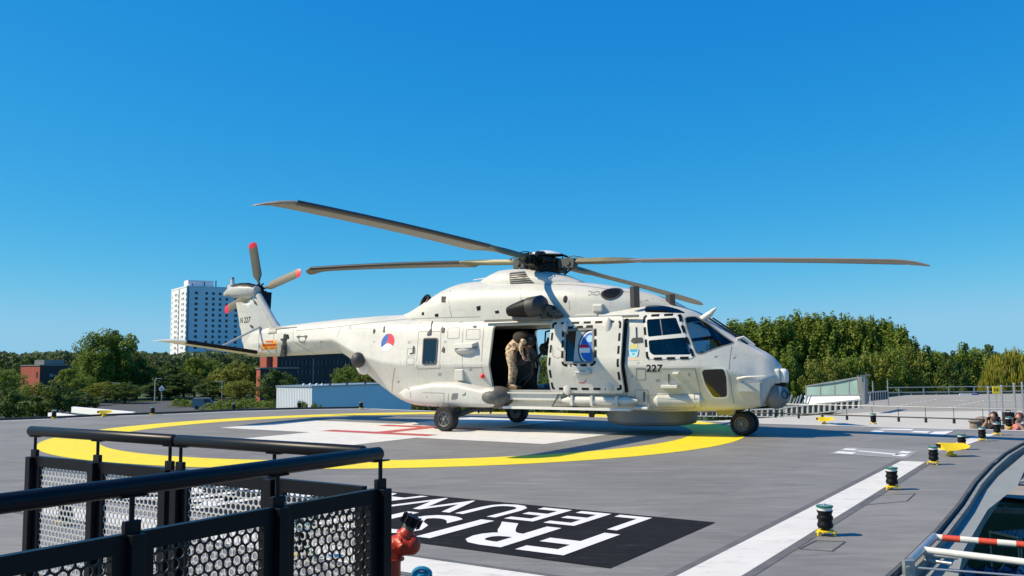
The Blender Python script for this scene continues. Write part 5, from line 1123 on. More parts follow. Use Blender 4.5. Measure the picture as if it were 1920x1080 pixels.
def flood():
    t = empty('floodlight'); b = MB()
    b.loft([[Vector((x, y, z)) for y, z in ((-.05, zl), (.15, zl-.01), (.04, zh), (-.05, zh-.01))] for x, zl, zh in ((-.19, .155, .165), (-.16, .125, .175), (.02, .095, .18), (.15, .09, .185), (.18, .10, .18))]); o = b.build('housing', M['yellow'], t, 30)
    b = MB(); b.box((.184, 0, .14), (.006, .11, .05)); b.build('lamp_glass', M['glass_dark'], o)
    b = MB(); b.bar((0, 0, .10), (0, 0, .02), .03, .04); b.box((0, 0, .015), (.10, .10, .02)); b.bar((-.05, -.05, .08), (.03, -.05, .03), .02, .02); b.build('stand', M['yellow'], t)
    return t
fp = flood()
for i, (q, rz, sc, lab) in enumerate((((1784, 855), .1, 1.12, 'large yellow floodlight on the white line among the perimeter lights'), ((1546, 796), .1, .95, 'small yellow floodlight on the far edge right of the helicopter nose'), ((195, 781), .9, 1.0, 'yellow floodlight on the far left edge of the deck'))):
    t = fp if i == 0 else copy_tree(fp); p = at(*q); t.location = (p.x, p.y, .004); t.rotation_euler = (0, 0, rz+PI); t.scale = (sc, sc, sc); tag(t, lab, 'floodlight', 'yellow floodlights on the deck edge')
# foreground railings
def perf(name, O, u, w, z0, z1, m, par, pitch=.0362, r=.0150, nseg=12):
    b = MB(); vs = []; fs = []; u = Vector(u); nrm = Vector((-u.y, u.x, 0)); rowh = pitch*.8660; nr = int((z1-z0)/rowh)+1; nc = int(w/pitch)+1; T = .0025
    R_ = pitch/math.sqrt(3)
    for j in range(nr):
        for i in range(nc):
            cx = i*pitch+(pitch/2 if j % 2 else 0)+pitch*.3; cz = z1-j*rowh-pitch*.3
            if cx > w or cx < 0 or cz < z0: continue
            n = len(vs); hexp = []
            for k in range(nseg):
                a = 2*PI*k/nseg+PI/6; rad = R_*math.cos(PI/6)/math.cos(((a-PI/6) % (PI/3))-PI/6) if False else None
                # point on the flat-sided hexagon in direction a (pointy top)
                aa = (a-PI/2) % (PI/3); aa = min(aa, PI/3-aa); rad = R_*math.cos(PI/6)/math.cos(PI/6-aa)
                vs.append(O+u*(cx+rad*math.cos(a))+Vector((0, 0, cz+rad*math.sin(a)))+nrm*T)
            for k in range(nseg): a = 2*PI*k/nseg+PI/6; vs.append(O+u*(cx+r*math.cos(a))+Vector((0, 0, cz+r*math.sin(a)))+nrm*T)
            for k in range(nseg): a = 2*PI*k/nseg+PI/6; vs.append(O+u*(cx+r*math.cos(a))+Vector((0, 0, cz+r*math.sin(a)))-nrm*T)
            for k in range(nseg):
                k2 = (k+1) % nseg; fs.append((n+k, n+k2, n+nseg+k2, n+nseg+k)); fs.append((n+nseg+k, n+nseg+k2, n+2*nseg+k2, n+2*nseg+k))
    b.add(vs, fs); return b.build(name, m, par, recalc=False)
RC = Vector((-.575, 3.92, 0))
def railing(label, O, u, posts, ext0, ext1, pm, zp=1.098, double_ends=()):
    t = empty('railing', O); tag(t, label, 'railing'); u = Vector(u); nrm = Vector((-u.y, u.x, 0))
    b = MB(); b.tube([u*(posts[0]-ext0)+Vector((0, 0, zp)), u*(posts[0]-ext0+.012)+Vector((0, 0, zp)), u*(posts[-1]+ext1-.012)+Vector((0, 0, zp)), u*(posts[-1]+ext1)+Vector((0, 0, zp))], [.022, .030, .030, .022], 20); b.build('handrail', M['rail'], t, 40)
    for i, s in enumerate(posts):
        if s < .1 and len(posts) == 3: continue      # this end is carried by the corner post
        b = MB(); b.bar(u*s+Vector((0, 0, 0)), u*s+Vector((0, 0, .99)), .022, .058, 0, up=u); b.box(u*s+nrm*.02+Vector((0, 0, .5)), (.05, .05, .9), 0, Matrix((u, nrm, Vector((0, 0, 1)))).transposed())
        o = b.build('post', M['rail'], t); bv = o.modifiers.new('bevel', 'BEVEL'); bv.width = .003; bv.segments = 2
        b = MB(); b.cyl(u*s+Vector((0, 0, .98)), u*s+Vector((0, 0, zp-.02)), .009, n=10); b.bar(u*(s-.045)+Vector((0, 0, zp-.031)), u*(s+.045)+Vector((0, 0, zp-.031)), .03, .006); b.build('rail_bracket', M['rail'], o, 30)
    for s0, s1 in zip(posts, posts[1:]):
        if s1-s0 < .2: continue
        a, e = s0+.030, s1-.030; b = MB(); z0, z1 = .08, .952
        b.bar(u*a+Vector((0, 0, z1-.03)), u*e+Vector((0, 0, z1-.03)), .03, .06); b.bar(u*a+Vector((0, 0, z0+.03)), u*e+Vector((0, 0, z0+.03)), .03, .06)
        for q in (a+.022, e-.022): b.bar(u*q+Vector((0, 0, z0+.06)), u*q+Vector((0, 0, z1-.06)), .03, .044, 0, up=u)
        o = b.build('panel_frame', M['rail'], t); perf('perforated_sheet', u*(a+.044), u, e-a-.088, z0+.05, z1-.05, pm, o, *((.040, .0172) if pm is M['panel_shaded'] else (.0362, .0152)))
    return t
railing('near black railing with perforated panels running out of the left bottom of the picture', RC, -E1, [0, .58, 1.19, 1.80, 2.41], .0, .3, M['panel_shaded'])
railing('black railing section with perforated panels meeting the corner post, parallel to the lettering', RC, -E2, [.06, .663, 1.361], -.03, .035, M['panel_lit'])
railing('farthest left black railing section, ending with a free rounded handrail', RC, -E2, [1.449, 2.093, 2.735], .04, .06, M['panel_lit'])
# fire valve
vb = dep(757, 1010, 4.6); t = empty('fire_hydrant', (vb.x, vb.y, 0)); tag(t, 'red fire hydrant valve with black cap behind the corner railing post', 'hydrant')
def vp(px, py, dy=0.0): return dep(px, py, 4.6+dy)-Vector((vb.x, vb.y, 0))
b = MB(); a0 = vp(735, 1024); b.tube([Vector((a0.x, a0.y, 0)), Vector((a0.x, a0.y, vp(735, 1060).z)), a0], [.045, .045, .05], 14); b.tube([a0, vp(748, 1022), vp(762, 1020), vp(776, 1020), vp(783, 1020)], [.05, .055, .058, .05, .02], 16)
b.ell(vp(771, 1022, -.01), (.048, .046, .050), 16, 10); b.cyl(vp(750, 1021), vp(754, 1021), .062, n=18); b.cyl(vp(760, 1004), vp(762, 1000), .050, .048, 16); b.cyl(vp(735, 1046), vp(735, 1050), .062, n=18); b.tube([vp(758, 1016), vp(760, 1004), vp(766, 992)], [.055, .044, .032], 14); b.cyl(vp(746, 1014, -.03), vp(754, 1026, -.06), .02, n=8)
b.build('valve_body', M['valvered'], t, 45)
b = MB(); b.cyl(vp(764, 994), vp(770, 982), .030, .033, 16); b.build('coupling', M['hubgrey'], t, 40)
b = MB(); a_, c_ = vp(768, 984), vp(776, 968); b.cyl(a_, c_, .036, .036, 18)
for k in range(10):
    dd_ = (c_-a_).normalized(); w_ = dd_.orthogonal(); w_.rotate(Matrix.Rotation(k*2*PI/10, 3, dd_)); b.bar(a_+w_*.036, c_+w_*.036, .010, .010)
b.build('black_cap', M['black'], t, 40)
b = MB(); q = vp(790, 1079, .2); b.lathe([(.012, -.004), (.012, .004)], q, 10); b.tube([q+Vector((.045*math.cos(a), .02, .032*math.sin(a))) for a in [2*PI*k/14 for k in range(15)]], .013, 8, cap=False); b.bar(q+Vector((-.045, .02, 0)), q+Vector((.045, .02, 0)), .02, .03); b.tube([q, Vector((q.x-.12, q.y, q.z-.12)), Vector((a0.x, a0.y, q.z-.15))], .015, 8); b.build('blue_handwheel', M['blue'], t, 40)
# safety frame at the right edge
t = empty('safety_frame', (2.9, 6.7, 0)); tag(t, 'white and red-striped pipe frame hinged to the right deck edge', 'safety frame'); OF = Vector((2.9, 6.7, 0))
def fpx(px, py, z=.05): return at(px, py, z)-OF
b = MB(); b.tube([fpx(1707, 1052), fpx(1753, 1006)], .030, 14); b.build('end_pipe', M['steel'], t, 40)
p0, p1_ = fpx(1752, 1007), fpx(2030, 1031); L = (p1_-p0).length; d = (p1_-p0)/L; s = 0; k = 0
b = MB(); b.tube([p0, p0+d*.06], .026, 14); b.build('striped_rail_white', M['whitepipe'], t, 40); s = .06
while s < L:
    b = MB(); b.tube([p0+d*s, p0+d*min(L, s+.13)], .026, 14); b.build('striped_rail_red' if k % 2 == 0 else 'striped_rail_white', M['redpipe'] if k % 2 == 0 else M['whitepipe'], t, 40); s += .13; k += 1
b = MB(); b.tube([fpx(1733, 1031), fpx(2000, 1064)], .026, 14); b.build('white_rail', M['whitepipe'], t, 40)
b = MB(); b.tube([fpx(1732, 1040, .0), fpx(1796, 1046, .0)], .014, 10); b.tube([fpx(1735, 1050, -.03), fpx(1785, 1057, -.03)], .014, 10); b.build('cross_tube', M['steel'], t, 40)
b = MB(); b.tube([fpx(1696, 1062, .03), fpx(1714, 1063, .03)], .022, 12); b.box(fpx(1704, 1072, .0), (.07, .05, .16)); b.tube([fpx(1702, 1052, .06), fpx(1704, 1066, .03)], .014, 8); b.build('hinge_bracket', M['steel'], t, 40)
b = MB(); b.tube([fpx(1712, 1064, .03), fpx(1990, 1086, .03)], .008, 8); b.build('tension_wire', M['steel'], t, 40)
# clutter in the pit beyond the edge
def pitbox(name, px, py, z, d, m, rz, lab, cat):
    p = at(px, py, z); b = MB(); b.box((0, 0, 0), d); n_ = 4
    for k in range(n_): b.box((-d[0]/2+d[0]*(k+.5)/n_, 0, d[2]/2+.015), (.03, d[1]*1.02, .03))
    o = b.build(name, m, loc=p); o.rotation_euler = (0, 0, rz); tag(o, lab, cat)
pitbox('timber_beam', 1905, 958, -1.6, (1.4, .16, .10), mat('weathered_timber', (.30, .20, .14), .8, noise=.3), -.35, 'weathered reddish beam lying in the dark gap beyond the gutter', 'beam')
b = MB(); p = at(1912, 1000, -1.6)
for k in range(7): b.tube([(-.35+.11*k, -.3, 0), (-.35+.11*k, .3, 0)], .008, 6); b.tube([(-.35, -.3+.09*k, 0), (.35, -.3+.09*k, 0)], .008, 6)
b.bar((-.37, -.3, 0), (-.37, .3, 0), .04, .03); b.bar((-.5, -.42, -.06), (.4, -.42, -.06), .06, .03)
for sx_, sy_ in ((-.36, -.3), (.33, -.3), (-.36, .3), (.33, .3)): b.tube([(sx_, sy_, 0), (sx_, sy_, -1.0)], .015, 6)
o = b.build('wire_rack', M['steel'], loc=p); o.rotation_euler = (0, 0, .3); tag(o, 'light steel wire rack standing in the dark gap at the right edge', 'rack')
b = MB(); q = [at(1800, 1084, -.9), at(1835, 1058, -.9), at(1990, 1056, -.9), at(1990, 1130, -.9), at(1790, 1130, -.9)]; c0 = q[0]
nx_, ny_ = 14, 7; vs = []
A0, A1, B0, B1 = at(1815, 1062, -.9), at(2050, 1056, -.9), at(1770, 1120, -.9), at(2050, 1130, -.9)
for j in range(ny_+1):
    for i in range(nx_+1):
        p = A0.lerp(A1, i/nx_).lerp(B0.lerp(B1, i/nx_), j/ny_)-A0; p.z = -.06*math.sin(i*.9)*math.sin(j*.8)-.05*(i % 2); vs.append(p)
b.add(vs, [(j*(nx_+1)+i, j*(nx_+1)+i+1, (j+1)*(nx_+1)+i+1, (j+1)*(nx_+1)+i) for j in range(ny_) for i in range(nx_)])
o = b.build('blue_net', M['netblue'], None, 60, loc=A0); 
b = MB()
for i in range(0, nx_+1, 2): b.tube([vs[j*(nx_+1)+i]+Vector((0, 0, .012)) for j in range(ny_+1)], .008, 5)
for j in range(0, ny_+1, 2): b.tube([vs[j*(nx_+1)+i]+Vector((0, 0, .012)) for i in range(nx_+1)], .008, 5)
b.build('net_rope', M['black'], o); tag(o, 'sagging blue net with black ropes below the white pipe frame', 'net')
b = MB(); p = at(1760, 1075, -.25); b.lathe([(.05, -.25), (.05, .02), (.06, .03), (.05, .055), (.001, .06)], (0, 0, 0), 16); tag(b.build('vent_cap', M['steel'], None, 40, loc=p), 'round grey vent cap under the white pipe frame', 'vent')
# low railing along the far right edge
t = empty('low_railing', (6.0, 22.2, 0)); tag(t, 'low thin steel railing beyond the far right edge of the deck', 'railing'); OL = Vector((6.0, 22.2, 0))
LP = [at(1000, 772, .02)]
la, lb = dep(1295, 775, 26.5), dep(1920, 794, 21.2); la = Vector((la.x, la.y, .04)); lb = Vector((lb.x, lb.y, .04)); l0 = la+(la-lb)*1.2; l1 = lb+(lb-la)*.35
b = MB(); b.tube([l0-OL, l1-OL], .016, 8); b.build('lower_rail', M['grey'], t, 40)
up_ = Vector((0, 0, .26)); b = MB(); b.tube([l0-OL+up_, l1-OL+up_], .009, 8); b.build('upper_rail', M['steel'], t, 40)
n_ = 34
for k in range(n_+1):
    p = l0.lerp(l1, k/n_)-OL; b = MB(); b.bar(p, p-Vector((0, 0, .12)), .05, .05); b.cyl(p, p+up_, .007, n=6); b.build('post', M['grey'], t)
# glass-sided ramp wall
t = empty('ramp_parapet', (dep(1515, 740, 42).x, 42, PZ)); tag(t, 'pale ramp parapet topped by greenish glass panels right of the helicopter nose', 'parapet'); OP = t.location.copy()
def rp(px, py, Y): return dep(px, py, Y)-OP
Yl, Yr = 44.0, 38.0
def edge_(f, y0, y1): px = 1512+(1620-1512)*f; return rp(px, y0+(y1-y0)*f, Yl+(Yr-Yl)*f)
for k in range(4):
    f0, f1 = k/4+.006, (k+1)/4-.006; b = MB(); q = [edge_(f0, 742, 740), edge_(f1, 742, 740), edge_(f1, 725, 707), edge_(f0, 725, 707)]; b.prism(q, (0, .02, 0)); b.build('glass_panel', M['glass_fence'], t)
b = MB()
for k in range(5): f = k/4; b.bar(edge_(f, 762, 756), edge_(f, 723.5, 705), .07, .07, 0, up=(0, 1, 0))
b.bar(edge_(0, 724, 706), edge_(1, 724, 706), .06, .05); b.bar(edge_(0, 742, 740), edge_(1, 742, 740), .06, .05); b.build('glass_frame', M['steel'], t)
b = MB(); b.prism([edge_(0, 742, 740), edge_(1, 742, 740), edge_(1, 750, 748.5), edge_(0, 758.5, 757)], (0, .3, 0)); b.build('white_wall', M['towerW'], t)
b = MB()
for k in range(11): f = k/11+.04; b.bar(edge_(f, 757.5-9*f, 757.5-9*f)+Vector((0, -.06, 0)), edge_(f, 749-8*f, 749-8*f)+Vector((.35, -.06, .1)), .025, .025)
b.build('slanted_bars', M['steel'], t)
b = MB(); b.box(rp(1623, 733, Yr)+Vector((0, .3, 0)), (.22, .6, 1.1)); b.bar(rp(1608, 706, Yr), rp(1632, 703, Yr), .10, .06); b.build('end_portal', M['midgrey'], t)
# vertical slat barriers
def slats(lab, x0, y0a, y0b, x1, y1a, y1b, Y0, Y1, n):
    o0 = dep(x0, y0b, Y0); t = empty('slat_barrier', o0); tag(t, lab, 'barrier', 'slatted crash barriers round the ramp')
    b = MB(); A, B_, C_, D_ = dep(x0, y0a, Y0)-o0, dep(x1, y1a, Y1)-o0, dep(x1, y1b, Y1)-o0, dep(x0, y0b, Y0)-o0
    b.bar(A, B_, .10, .06); b.bar(D_, C_, .10, .05); b.build('rail', M['steel'], t); b = MB(); b.prism([A+Vector((0, .12, 0)), B_+Vector((0, .12, 0)), C_+Vector((0, .12, 0)), D_+Vector((0, .12, 0))], (0, .03, 0)); b.build('backing', M['midgrey'], t)
    for k in range(n):
        f = (k+.5)/n; wd = (B_-A).length/n*.70; b = MB(); b.bar(D_.lerp(C_, f), A.lerp(B_, f), .05, wd, 0, up=(0, -1, 0)); b.build('slat', mat_slat, t)
mat_slat = mat('slat_pale_grey', (.36, .38, .38), .6, noise=.1)
slats('slatted grey barrier rising to the right below the glass parapet', 1470, 764, 781, 1617, 749, 765, 40, 37, 14)
slats('slatted grey barrier running behind the helicopter nose gear', 1300, 772, 780, 1468, 766, 781.5, 44, 40.5, 16)
slats('short slatted barrier right of the glass parapet end', 1627, 736, 752, 1664, 733, 748, 52, 56, 8)
b = MB()
o0 = dep(1470, 760, 41)
for k in range(9): b.tube([dep(1466+6*k, 762, 41)-o0, dep(1473+6*k, 746-(k % 3)*3, 41.5)-o0], .03, 6)
b.tube([dep(1466, 760, 41)-o0, dep(1516, 757, 41)-o0], .03, 6); tag(b.build('bicycle_rack', M['steel'], loc=o0), 'tangle of slanted grey bars left of the glass parapet', 'rack')
# fence at the end of the parking roof and posts
t = empty('parking_fence', dep(1665, 745, 84)); tag(t, 'long low steel fence along the far edge of the parking roof', 'fence'); OQ = t.location.copy()
fa, fb_ = dep(1663, 746, 84)-OQ, dep(2000, 743, 80)-OQ; b = MB()
for h in (.95, .50): b.bar(fa+Vector((0, 0, h+.0)), fb_+Vector((0, 0, h)), .10, .07)
b.build('rail', M['steel'], t)
b = MB(); b.prism([fa+Vector((0, .1, .05)), fb_+Vector((0, .1, .05)), fb_+Vector((0, .1, .46)), fa+Vector((0, .1, .46))], (0, .05, 0)); b.build('mesh_infill', mat('fence_infill', (.14, .15, .13), .8), t)
for k in range(15): p = fa.lerp(fb_, k/14); b = MB(); b.bar(p, p+Vector((0, 0, .95 if k % 2 else .55)), .10, .10); b.build('post', M['steel'], t)
b = MB(); q = dep(1825, 741, 78); b.box((0, 0, 0), (3.1*.5, .1, .30)); b.v = b.v; o = b.build('sign_board', M['rwhite'], loc=q+Vector((-.4, 0, .0))); tag(o, 'white and blue board hanging on the parking roof fence', 'sign'); b = MB(); b.box((.55, -.06, 0), (.62, .02, .26)); b.build('blue_field', M['rblue'], o)
for i, (px, y0, y1, Y, lab) in enumerate(((1855, 727, 772, 38, 'thin pole directly left of the yellow sign'), (1880, 724, 773, 38, 'thin pole directly right of the yellow sign'), (1904, 720, 773, 38, 'thin pole second from the right edge of the picture'), (1919, 718, 772, 38, 'thin pole at the very right edge of the picture'), (1637, 716, 738, 60, 'thin pole behind the portal of the glass parapet'), (1665, 715, 742, 60, 'thin pole at the left end of the parking fence'))):
    a_, c_ = dep(px, y1, Y), dep(px, y0, Y); b = MB(); b.tube([(0, 0, PZ-a_.z), (0, 0, 0), (0, 0, c_.z-a_.z)], [.045, .045, .035], 8); b.lathe([(.05, c_.z-a_.z), (.03, c_.z-a_.z+.04)], n=8); b.box((0, 0, PZ-a_.z+.02), (.2, .2, .04)); o = b.build('fence_pole', M['steel'], loc=a_); tag(o, lab, 'pole', 'thin poles on the parking roof')
q = dep(1868, 731, 37); t = empty('helipad_sign', Vector((q.x, q.y, PZ))); tag(t, 'small square yellow sign with a black H on a thin post', 'sign')
b = MB(); b.box((0, 0, q.z-PZ), (.30, .03, .30)); b.build('sign_face', mat('sign_yellow', (.85, .65, .02), .5), t); b = MB(); b.cyl((.0, .04, 0), (0, .04, q.z-PZ), .022, n=8); b.build('post', M['steel'], t)
vs, fs = text_mesh('H', .03); b = MB(); b.add([(-.09+x*.14, -.018, q.z-PZ-.07+y*.14) for x, y in vs], fs); b.box((.075, -.017, q.z-PZ), (.012, .004, .10)); b.build('letter', M['black'], t)
# ================================================================== BUILDINGS
def bx(name, o, ux, uy, dims, m, parent=None):      # box from corner o along ux, uy
    b = MB(); ux, uy = Vector(ux), Vector(uy); w_, l_, h_ = dims; P = [o, o+ux*w_, o+ux*w_+uy*l_, o+uy*l_]; b.prism(P, (0, 0, h_)); return b.build(name, m, parent)
# apartment tower
Yt = 460.0; c0 = dep(350, 538, Yt); TC = Vector((c0.x, c0.y, GZ)); t = empty('apartment_tower', TC); tag(t, 'tall white apartment tower with rows of small windows behind the tail rotor', 'apartment tower')
aR = Vector((.82, .572, 0)); aL = Vector((-.572, .82, 0)); Ht = c0.z-GZ; WR, WL = 32.0, 30.0
bx('main_block', Vector((0, 0, 0)), aR, aL, (WR, WL, Ht), M['towerW'], t)
bx('roof_parapet', Vector((0, 0, Ht+.02))-aR*.15-aL*.15, aR, aL, (WR+.3, WL+.3, .7), M['towerW'], t)
bx('roof_plant_room', Vector((0, 0, Ht+.75))+aR*1.5+aL*3, aR, aL, (13, 8, 3.2), M['towerW'], t)
for k in range(5): bx('roof_aerial', Vector((0, 0, Ht+.7))+aR*(3+6*k)+aL*1.0, aR, aL, (.5, .3, 1.4+(k*7 % 3)), M['grey'], t)
nR = -Vector((-aR.y, aR.x, 0)); nR = Vector((aR.y, -aR.x, 0)); nL = -aR; cnt = 0; restb = MB()
for r_ in range(18):
    z = Ht-2.9-2.83*r_
    if z < 4: break
    for f in (.155, .32, .43, .54, .65, .80, .95):
        w_ = 1.5 if f in (.155, .80) else 1.25; c_ = aR*(WR*f)+nR*.04+Vector((0, 0, z)); b = MB() if cnt < 99 else restb; b.bar(c_-aR*w_/2, c_+aR*w_/2, .14, 1.35)
        if cnt < 99: b.build('window', M['pane2'] if R.random() < .7 else M['pane'], t)
        cnt += 1
restL = MB(); shut = MB()
for r_ in range(18):
    z = Ht-2.9-2.83*r_
    if z < 4: break
    for f in (.18, .27, .62, .71): c_ = aL*(WL*f)+nL*.05+Vector((0, 0, z)); restb.bar(c_-aL*.55, c_+aL*.55, .14, 1.2)
    for f in (.0, .5, .92): c_ = aL*(WL*f)+nL*.12+Vector((0, 0, z-.6)); shut.bar(c_, c_+aL*1.6, .25, 1.1)
o = restb.build('windows', M['pane2'], t); o['kind'] = 'stuff'; o = shut.build('balconies', M['towerW'], t); o['kind'] = 'stuff'
b = MB(); b.bar(aL*(WL*.46)+nL*.1, aL*(WL*.46)+nL*.1+Vector((0, 0, Ht)), .3, .5, 0, up=aL); b.build('facade_recess', M['midgrey'], t)
b = MB(); b.bar(aR*.9+nR*.06, aR*.9+nR*.06+Vector((0, 0, Ht)), .2, 1.1, 0, up=nR); b.build('corner_strip', M['pane2'], t)
# shed behind the deck
c0 = dep(585, 726, 58); SC = Vector((c0.x, c0.y, GZ)); t = empty('flat_roofed_shed', SC); tag(t, 'white flat-roofed cabin clad in ribbed metal beyond the far deck edge', 'building')
Hs = c0.z-GZ; bx('cladding', Vector((0, 0, 0)), E1, -E2, (8.4, 3.3, Hs), M['shed'], t); bx('roof_edge', Vector((0, 0, Hs+.003))-E1*.05+E2*.05, E1, -E2, (8.5, 3.4, .08), M['steel'], t)
b = MB()
for k in range(22): p = -E2*(.1+.15*k)-E1*.003; b.bar(p, p+Vector((0, 0, Hs-.01)), .012, .03, 0, up=E1)
b.build('cladding_rib', M['shed'], t)
for k, (a_, h_) in enumerate(((-.3, .09), (-.8, .10), (-1.4, .10), (-2.0, .08))): b = MB(); b.ell(-E2*-a_+E1*1.2+Vector((0, 0, Hs+.12)), (.10, .10, h_), 8, 6); b.build('roof_vent', M['lens'], t, 60)
for k, a_ in enumerate((1.6, 3.2, 5.0)): b = MB(); b.cyl(E1*a_+Vector((0, 0, Hs+.08)), E1*a_+Vector((0, 0, Hs+.25)), .07, n=8); b.build('roof_pipe', M['grey'], t, 30)
c1 = dep(722, 735, 66); t = empty('shed_annex', Vector((c1.x, c1.y, GZ))); tag(t, 'lower annex at the right end of the white cabin', 'building'); bx('wall', Vector((0, 0, 0)), E1, -E2, (3.0, 2.5, c1.z-GZ), M['shed'], t); bx('roof_edge', Vector((0, 0, c1.z-GZ+.003)), E1, -E2, (3.05, 2.55, .06), M['steel'], t)
# red brick building far left
def block(name, pxc, ytop, Y, wR, wL, mR, mL, lab, uR=(.82, .572, 0), cat='building'):
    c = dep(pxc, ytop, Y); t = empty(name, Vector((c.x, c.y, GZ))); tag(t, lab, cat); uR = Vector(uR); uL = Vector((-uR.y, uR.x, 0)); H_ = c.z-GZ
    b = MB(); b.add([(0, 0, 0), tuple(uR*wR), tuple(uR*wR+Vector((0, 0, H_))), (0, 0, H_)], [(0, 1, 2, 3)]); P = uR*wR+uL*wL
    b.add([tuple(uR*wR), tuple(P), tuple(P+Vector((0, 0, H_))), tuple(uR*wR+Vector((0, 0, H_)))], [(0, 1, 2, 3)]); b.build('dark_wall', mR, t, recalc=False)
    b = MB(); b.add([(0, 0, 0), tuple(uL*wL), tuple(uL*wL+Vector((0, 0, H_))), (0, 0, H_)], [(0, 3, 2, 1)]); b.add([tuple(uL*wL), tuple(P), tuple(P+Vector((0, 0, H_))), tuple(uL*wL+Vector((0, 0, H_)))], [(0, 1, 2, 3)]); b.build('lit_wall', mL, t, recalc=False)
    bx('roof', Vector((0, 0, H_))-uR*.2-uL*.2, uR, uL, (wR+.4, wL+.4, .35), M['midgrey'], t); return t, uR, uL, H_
t, uR, uL, H_ = block('brick_building', 75, 686, 300, 13, 12, M['brickdark'], M['brick'], 'low red brick building between the trees at the far left', uR=(.55, .835, 0))  # right wall: shade of the unlit brick put in as a dark colour
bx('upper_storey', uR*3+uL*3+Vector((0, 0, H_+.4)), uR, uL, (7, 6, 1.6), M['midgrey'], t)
for f, h in ((.35, 2.2), (.7, 1.9)): c_ = uR*(9.5*f)+Vector((0, 0, H_-h-1)); b = MB(); b.bar(c_+Vector((uR.y, -uR.x, 0))*.05, c_+uR*1.4+Vector((uR.y, -uR.x, 0))*.05, .1, 1.0); b.build('window', M['gutter'], t)
b = MB(); c_ = uL*1.2-uR*.05+Vector((0, 0, H_-3)); b.bar(c_, c_+uL*.8, .1, 1.8); b.build('window', M['pane'], t)
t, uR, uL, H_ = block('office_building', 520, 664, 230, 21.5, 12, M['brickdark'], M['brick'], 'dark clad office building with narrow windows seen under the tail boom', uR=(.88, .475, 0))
nR = Vector((uR.y, -uR.x, 0)); k_ = 0
for row in (2.2, 4.6, 7.4):
    for i in range(19):
        if R.random() < .12: continue
        c_ = uR*(1.2+i*1.05)+nR*.06+Vector((0, 0, H_-row)); b = MB(); b.bar(c_-Vector((0, 0, .7)), c_+Vector((0, 0, .5)), .1, .32, 0, up=nR); b.build('window', M['gutter'] if R.random() < .6 else M['midgrey'], t)
b = MB(); b.bar(uR*9.3+nR*.08+Vector((0, 0, 2)), uR*9.3+nR*.08+Vector((0, 0, H_-1)), .12, .3, 0, up=nR); b.build('downpipe', M['steel'], t)
t, uR, uL, H_ = block('brick_stair_tower', 500, 664, 234, 4.2, 5, mat('brown_brick', (.26, .12, .09), .85), M['brick'], 'brown brick stair tower with a teal window left of the dark office')
b = MB(); nR = Vector((uR.y, -uR.x, 0)); b.bar(uR*1.6+nR*.1+Vector((0, 0, H_-6)), uR*1.6+nR*.1+Vector((0, 0, H_-.5)), .1, 1.5, 0, up=nR); b.build('window', mat('teal_glass', (.02, .16, .18), .2), t)
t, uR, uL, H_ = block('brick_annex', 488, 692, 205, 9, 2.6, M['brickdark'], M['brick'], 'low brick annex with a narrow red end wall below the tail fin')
t, uR, uL, H_ = block('peach_building', 640, 667, 262, 9, 1, M['peach'], M['peach'], 'peach rendered building peeking out between dark office and helicopter', uR=(.995, -.1, 0))
for i in range(2): b = MB(); c_ = uR*(2+3*i)+Vector((0, -.06, H_-3)); b.bar(c_, c_+uR*1.6, .1, 1.3); b.build('window', M['whitecloth'], t)
for i, (x0, x1, yt, yb, Y, lab) in enumerate(((90, 245, 774, 784, 50, 'long white roof parapet just beyond the left deck edge'), (134, 250, 763, 770, 72, 'second white roof parapet behind the first at the left'))):
    a_, c_ = dep(x0, yt, Y), dep(x1, yt+4, Y-9); h_ = dep(x0, yb+4, Y).z; b = MB(); o0 = Vector((a_.x, a_.y, GZ)); d = Vector((c_.x-a_.x, c_.y-a_.y, 0)); b.prism([(0, 0, a_.z-GZ-.45), tuple(d+Vector((0, 0, a_.z-GZ-.45))), tuple(d+Vector((0, .5, a_.z-GZ-.45))), (0, .5, a_.z-GZ-.45)], (0, 0, .45)); b.prism([(.3, .3, 0), tuple(d+Vector((-.3, .3, 0))), tuple(d+Vector((-.3, .42, 0))), (.3, .42, 0)], (0, 0, a_.z-GZ-.46))
    tag(b.build('roof_parapet', M['towerW'], loc=o0), lab, 'roof parapet', 'white parapets on the left')
# street lamps, sign, parked van
for i, (px, yt, yb, Y, arm, lab) in enumerate(((221, 719, 757, 225, -1, 'street lamp with a short arm in front of the big tree'), (290, 711, 757, 225, 1, 'tall street lamp beside the white triangular sign'), (416, 716, 750, 225, -1, 'street lamp before the olive trees under the stabiliser'), (115, 752, 775, 190, -1, 'low street lamp left of the white parapets'))):
    a_ = dep(px, yb, Y); c_ = dep(px, yt, Y); t = empty('street_lamp', Vector((a_.x, a_.y, GZ))); tag(t, lab, 'street lamp', 'street lamps by the road'); h = c_.z-GZ
    b = MB(); b.tube([(0, 0, 0), (0, 0, h*.6), (0, 0, h), (arm*.5, 0, h+.15)], [.16, .13, .10, .08], 8); b.build('pole', M['lamp_pole'], t, 50); b = MB(); b.box((arm*1.1, 0, h+.15), (1.3, .4, .16)); b.build('lamp_head', M['lamp_pole'], t)
a_ = dep(303, 729, 222); t = empty('road_sign', Vector((a_.x, a_.y, GZ))); tag(t, 'white pointed road sign in front of dark trees', 'sign'); h = a_.z-GZ
b = MB(); b.prism([(-.55, 0, h-.5), (.55, 0, h-.5), (.7, 0, h+.1), (0, 0, h+.9), (-.7, 0, h+.1)], (0, .08, 0)); b.build('sign_plate', M['towerW'], t); b = MB(); b.tube([(0, .1, 0), (0, .1, h-.5)], .08, 6); b.build('post', M['lamp_pole'], t); b = MB(); b.box((0, -.03, h), (.4, .02, .5)); b.build('sign_symbol', M['gutter'], t)
